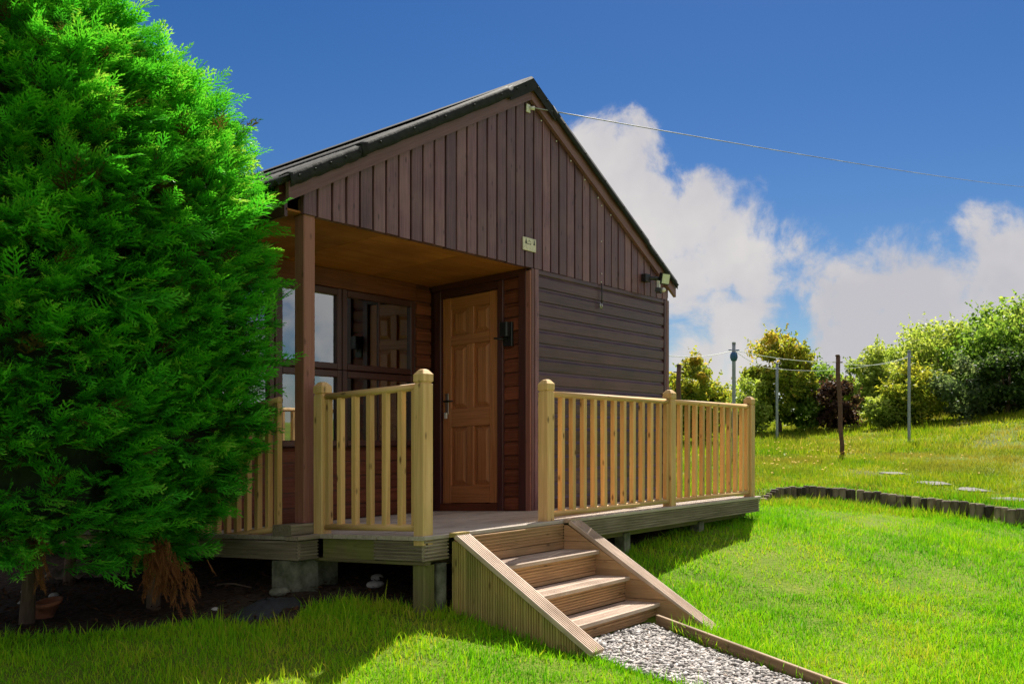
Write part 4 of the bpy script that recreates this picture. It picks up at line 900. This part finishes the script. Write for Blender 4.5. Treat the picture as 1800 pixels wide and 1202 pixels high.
        zg = g1(*c); tube('trunk', [(c[0], c[1], zg - .1), (c[0] + .02, c[1], zg + .25), (c[0], c[1] + .02, zg + .9), (c[0], c[1], zg + 2.)], [.05, .04, .035, .02], 'bark', t, 9)
    # dead hanging branches
    for nm, cc, n, sp, ln in (('dead_branch', at(282, 975, 5.75), 110, .04, .72), ('dead_branch', at(318, 1012, 5.7), 60, .05, .5), ('dead_branch', at(72, 970, 5.3), 24, .02, .55)):
        o = cc + rg.normal(0, 1, (n, 3)) * np.array([sp, sp, .05]); o = cc + np.array([0, 0, -1.]) * rg.uniform(-.12, .12, (n, 1)) + rg.normal(0, 1, (n, 3)) * np.array([sp, sp, .02]); d = np.array([0, 0, -1.]) + rg.normal(0, .10, (n, 3)) + RV * rg.uniform(-.35, .65, (n, 1)) - DV * rg.uniform(-.1, .3, (n, 1))
        V, Fq, l = place_sprays(o, d, rg.uniform(.5, 1, n) * ln, rg.normal(-.1, .2, n), rg, .4); fast(nm, V, Fq, 'dead', t, l)
    return lobes
LOBES = hedge()
# wispy pale shoots on the upper right edge are part of the crown (long thin fronds)

# ------------------------------------------------------------------ things lying on the soil bed
def gp_(px, py): return hit(px, py)
for k, (px, py, s, lab) in enumerate([(664, 1018, (.055, .04, .03), 'small grey white stone lying on top of another under the deck'), (658, 1030, (.075, .05, .03), 'pale flat stone under the deck beside the short railing'), (378, 1076, (.03, .03, .022), 'little white pebble at the left of the black sheet'),
                                      (95, 1050, (.04, .03, .025), 'pale pebble in the soil beside the clay pot'), (48, 1043, (.05, .04, .03), 'round grey pebble in the soil left of the felt strip'), (40, 1062, (.035, .03, .02), 'grey pebble lying in dark soil in front of the round one'), (490, 1044, (.08, .06, .035), 'mossy flat stone in front of the concrete block')]):
    p = gp_(px, py); tag(rock('stone', (p[0], p[1], g1(p[0], p[1]) + s[2] * .45), s, 'stone' if k < 6 else 'concrete', None, 40 + k), lab, 'stone')
p = gp_(470, 1074)
def mound(name, c, rx, ry, h, mat, label, cat, seed):
    rg = np.random.default_rng(seed); n = 22; V = []; fs = []
    for r_ in range(7):
        for j in range(n):
            a = 2 * math.pi * j / n; k = r_ / 6; x_ = c[0] + rx * k * math.cos(a) * (1 + .1 * math.sin(3 * a + seed)); y_ = c[1] + ry * k * math.sin(a) * (1 + .12 * math.cos(2 * a)); V.append((x_, y_, g1(x_, y_) - .01 + h * (1 - k ** 2) + rg.normal(0, h * .09)))
    fs = [(r_ * n + j, (r_ + 1) * n + j, (r_ + 1) * n + (j + 1) % n, r_ * n + (j + 1) % n) for r_ in range(6) for j in range(n)]
    return tag(finish(name, V, fs, mat, None, None, True), label, cat)
mound('black_sheet', p, .26, .17, .075, 'membrane', 'crumpled black membrane sheet half buried beside the lawn', 'sheet', 3)
p = gp_(75, 1088)
def pot(p):
    t = thing('clay_pot', (p[0], p[1], g1(p[0], p[1])), 'broken terracotta pot lying in the soil under the hedge', 'pot')
    k = 16; V = []; z = g1(p[0], p[1]) - .02
    for r_, h in ((.055, 0), (.075, .10), (.085, .10), (.085, .125), (.070, .125), (.05, .01)):
        for j in range(k): a = 2 * math.pi * j / k; V.append((p[0] + r_ * math.cos(a) + h * .3, p[1] + r_ * math.sin(a), z + h + .2 * r_ * math.cos(a)))
    finish('body', V, [(a * k + j, a * k + (j + 1) % k, (a + 1) * k + (j + 1) % k, (a + 1) * k + j) for a in range(5) for j in range(k)] + [tuple(range(5 * k, 6 * k)), tuple(range(k))[::-1]], 'terra', t, None, True)
pot(p)
def felt():
    A = gp_(70, 1028); B = gp_(205, 1020); T = B - A; n = 14; V = []
    s = np.array([-T[1], T[0], 0]); s /= np.linalg.norm(s)
    for i in range(n + 1):
        q = A + T * i / n; z = g1(q[0], q[1])
        for w in (0, .5, 1): V.append(tuple(q[:2] + s[:2] * w * .22) + (z + .03 + .05 * math.sin(i * .9 + w * 2) ** 2 + .03 * w,))
    o = finish('felt_strip', V, [(i * 3 + j, (i + 1) * 3 + j, (i + 1) * 3 + j + 1, i * 3 + j + 1) for i in range(n) for j in range(2)], 'felt', None, None, True); o.modifiers.new('thickness', 'SOLIDIFY').thickness = .006
    tag(o, 'curled strip of brown roofing felt under the hedge', 'felt')
felt()
a, b = gp_(382, 1032), gp_(442, 1036); tag(tube('fallen_twig', [a + UP * .02, (a + b) / 2 + UP * .035, b + UP * .015], [.008, .007, .004], 'bark', None, 5), 'thin fallen twig lying on soil between hedge and concrete block', 'twig')
def litter():
    n = 2600; P = []
    X = np.c_[RNG.uniform(-2.6, 1.2, n * 4), RNG.uniform(-1.0, 2.2, n * 4)]; X = X[inpoly(X, BED)][:n]; n = len(X)
    Pn = np.c_[X, gz(X) + .012 + RNG.uniform(0, .012, n)]; V, Fq, l = leaves(Pn, RNG.uniform(.015, .06, n), unit(np.c_[RNG.normal(0, .4, (n, 2)), np.ones(n)]), RNG.uniform(0, .7, n), .35)
    M['litter'] = leafy('fallen_needles', [(0, (.03, .018, .01)), (.6, (.10, .045, .02)), (1, (.2, .15, .1))], .1, .9)
    tag(fast('leaf_litter', V, Fq, 'litter', None, l, 'stuff'), 'brown fallen needles on the soil under hedge and deck', 'litter')
litter()

# ------------------------------------------------------------------ grass
def grass(name, d0, d1, dens, hgt, wid, mat, segs, label, dry=0., pxm=(-250, 2080)):
    area = (d1 ** 2 - d0 ** 2) / 2 * (pxm[1] - pxm[0]) / F; n = int(area * dens)
    d = np.sqrt(RNG.uniform(d0 ** 2, d1 ** 2, n)); px = RNG.uniform(*pxm, n); P = CAM[None, :2] + DV[None, :2] * d[:, None] + RV[None, :2] * (d * (px - 900) / F)[:, None]
    # tufts
    P += RNG.normal(0, .012, P.shape)
    ok = ~inpoly(P, BED) & ~inpoly(P, PATH) & ~((P[:, 0] > SX0 - .01) & (P[:, 0] < SX1 + .02) & (P[:, 1] > -2.12) & (P[:, 1] < -.9)) & ~((P[:, 0] > .1) & (P[:, 0] < XD - .1) & (P[:, 1] > -.75) & (P[:, 1] < 6.3)) & ~((P[:, 0] > 5.2) & (P[:, 0] < 5.3) & (P[:, 1] > 0) & (P[:, 1] < 6.3))
    edge = inpoly(P, BED + 0) & (RNG.uniform(0, 1, n) < .0)
    for s in slab_xy: ok &= (np.hypot(P[:, 0] - s[0], P[:, 1] - s[1]) > .27)
    ld, _ = seg_dist(P, LOGS); ok &= np.abs(ld) > .055
    P = P[ok]; n = len(P); z = gz(P)
    if True:
        nz = sum(np.sin(P @ k_ + p_) * a_ for k_, p_, a_ in NZ); bare = nz > (.8 if 'meadow' in name else 1.9) + RNG.normal(0, .35, n); keep = ~bare | (RNG.uniform(0, 1, n) < .3); keep &= (np.abs(seg_dist(P, LOGS)[0]) > .14) | (RNG.uniform(0, 1, n) < .35); P = P[keep]; z = z[keep]; nz = nz[keep]; n = len(P)
    else: nz = sum(np.sin(P @ k_ + p_) * a_ for k_, p_, a_ in NZ)
    f1 = np.sin(P[:, 0] * 1.9 + 1.3 * np.sin(P[:, 1] * 1.1)) * np.sin(P[:, 1] * 2.3 + np.sin(P[:, 0] * .9)); f2 = np.sin(P[:, 0] * 7.1 + 2 * np.sin(P[:, 1] * 5.3)) * np.sin(P[:, 1] * 6.7 + 2 * np.sin(P[:, 0] * 4.9))
    h = hgt * RNG.gamma(6, 1 / 6, n) * (1 + .25 * f1 + .28 * f2) * (1 - .16 * np.clip(nz, -2, 2))
    # longer where the mower does not reach
    nearbed = np.exp(-((P[:, 0] - .2) ** 2 + (P[:, 1] + 1.1) ** 2) / .5) + .7 * np.exp(-((P[:, 0] + .3) ** 2 + (P[:, 1] + .5) ** 2) / .4); h *= 1 + .2 * nearbed * (d0 < 8)
    a = RNG.uniform(0, 2 * math.pi, n); ln = RNG.gamma(2.2, .22, n); lean = np.c_[np.cos(a), np.sin(a)] * (h * np.minimum(ln, 1.3))[:, None]
    b = RNG.uniform(0, 2 * math.pi, n); w = wid * RNG.uniform(.6, 1.3, n); wx, wy = np.cos(b) * w / 2, np.sin(b) * w / 2
    lc = np.clip(RNG.normal(.46, .17, n) + .08 * f1 + .08 * f2 + (.2 if 'meadow' in name else .17) * nz + (RNG.uniform(0, 1, n) < .03 + dry) * .4, 0, 1)
    z = z - .012; B0 = np.c_[P[:, 0] - wx, P[:, 1] - wy, z]; B1 = np.c_[P[:, 0] + wx, P[:, 1] + wy, z]; T = np.c_[P + lean, z + h * np.sqrt(np.maximum(.15, 1 - np.minimum(ln, 1.2) ** 2 * .55))]
    if segs == 1: V = np.stack([B0, B1, T], 1).reshape(-1, 3); Fq = np.arange(n * 3).reshape(-1, 3); l = np.repeat(lc, 3)
    else:
        Mx = np.c_[P + lean * .33, z + (T[:, 2] - z) * .58]; o = np.c_[wx, wy, 0 * wx] * .8
        V = np.stack([B0, B1, Mx - o, Mx + o, T], 1).reshape(-1, 3); i = np.arange(n)[:, None] * 5; Fq = np.concatenate([i + np.array([[0, 1, 3]]), i + np.array([[0, 3, 2]]), i + np.array([[2, 3, 4]])], 0); l = (lc[:, None] + np.array([[-.12, -.12, 0, 0, .06]])).clip(0, 1).ravel()
    tag(fast(name, V, Fq, mat, None, l, 'stuff'), label, 'grass')
grass('grass', 3.3, 7.2, 7000, .046, .0058, 'grass', 2, 'lush bright green lawn grass around the steps')
grass('grass', 7.2, 12.6, 3800, .043, .0095, 'grass', 1, 'bright green grass between the deck and the log edging', pxm=(700, 2050))
grass('meadow_grass', 11.0, 19, 1700, .06, .014, 'grassfar', 1, 'rougher yellowish grass on the upper lawn beyond the log edging', .05, (1150, 2050))
grass('meadow_grass', 19, 33, 650, .095, .024, 'grassfar', 1, 'long pale grass at the foot of the far shrubs', .06, (1100, 2080))
def dandelions():
    k = 8; V0 = [(0, 0, .012)] + [(.022 * math.cos(2 * math.pi * j / k), .022 * math.sin(2 * math.pi * j / k), .004 * (j % 2)) for j in range(k)]; V0 += [(.002, 0, 0), (-.001, .002, 0), (-.001, -.002, 0), (.002, 0, -.1), (-.001, .002, -.1), (-.001, -.002, -.1)]
    fs = [(0, 1 + j, 1 + (j + 1) % k) for j in range(k)] + [(9, 10, 13, 12), (10, 11, 14, 13), (11, 9, 12, 14)]
    M['yellow'] = plain('dandelion_yellow', (.62, .36, .005), .7, .1, 30, 0)
    me = None
    for i in range(70):
        px, py = (random.uniform(1335, 1500), random.uniform(785, 830)) if i < 46 else (random.uniform(1340, 1790), random.uniform(770, 860))
        p = hit(px, py, 9); s = .9
        if me is None: o = finish('dandelion', V0, fs, 'yellow', None, None, origin=(0, 0, 0)); me = o.data
        else: o = bpy.data.objects.new('dandelion', me); COL.objects.link(o)
        o.location = (p[0], p[1], g1(p[0], p[1]) + .115); o.scale = (s, s, 1.2); tag(o, 'tiny yellow dandelion flower in the upper lawn', 'flower', 'dandelions in the upper lawn')
dandelions()
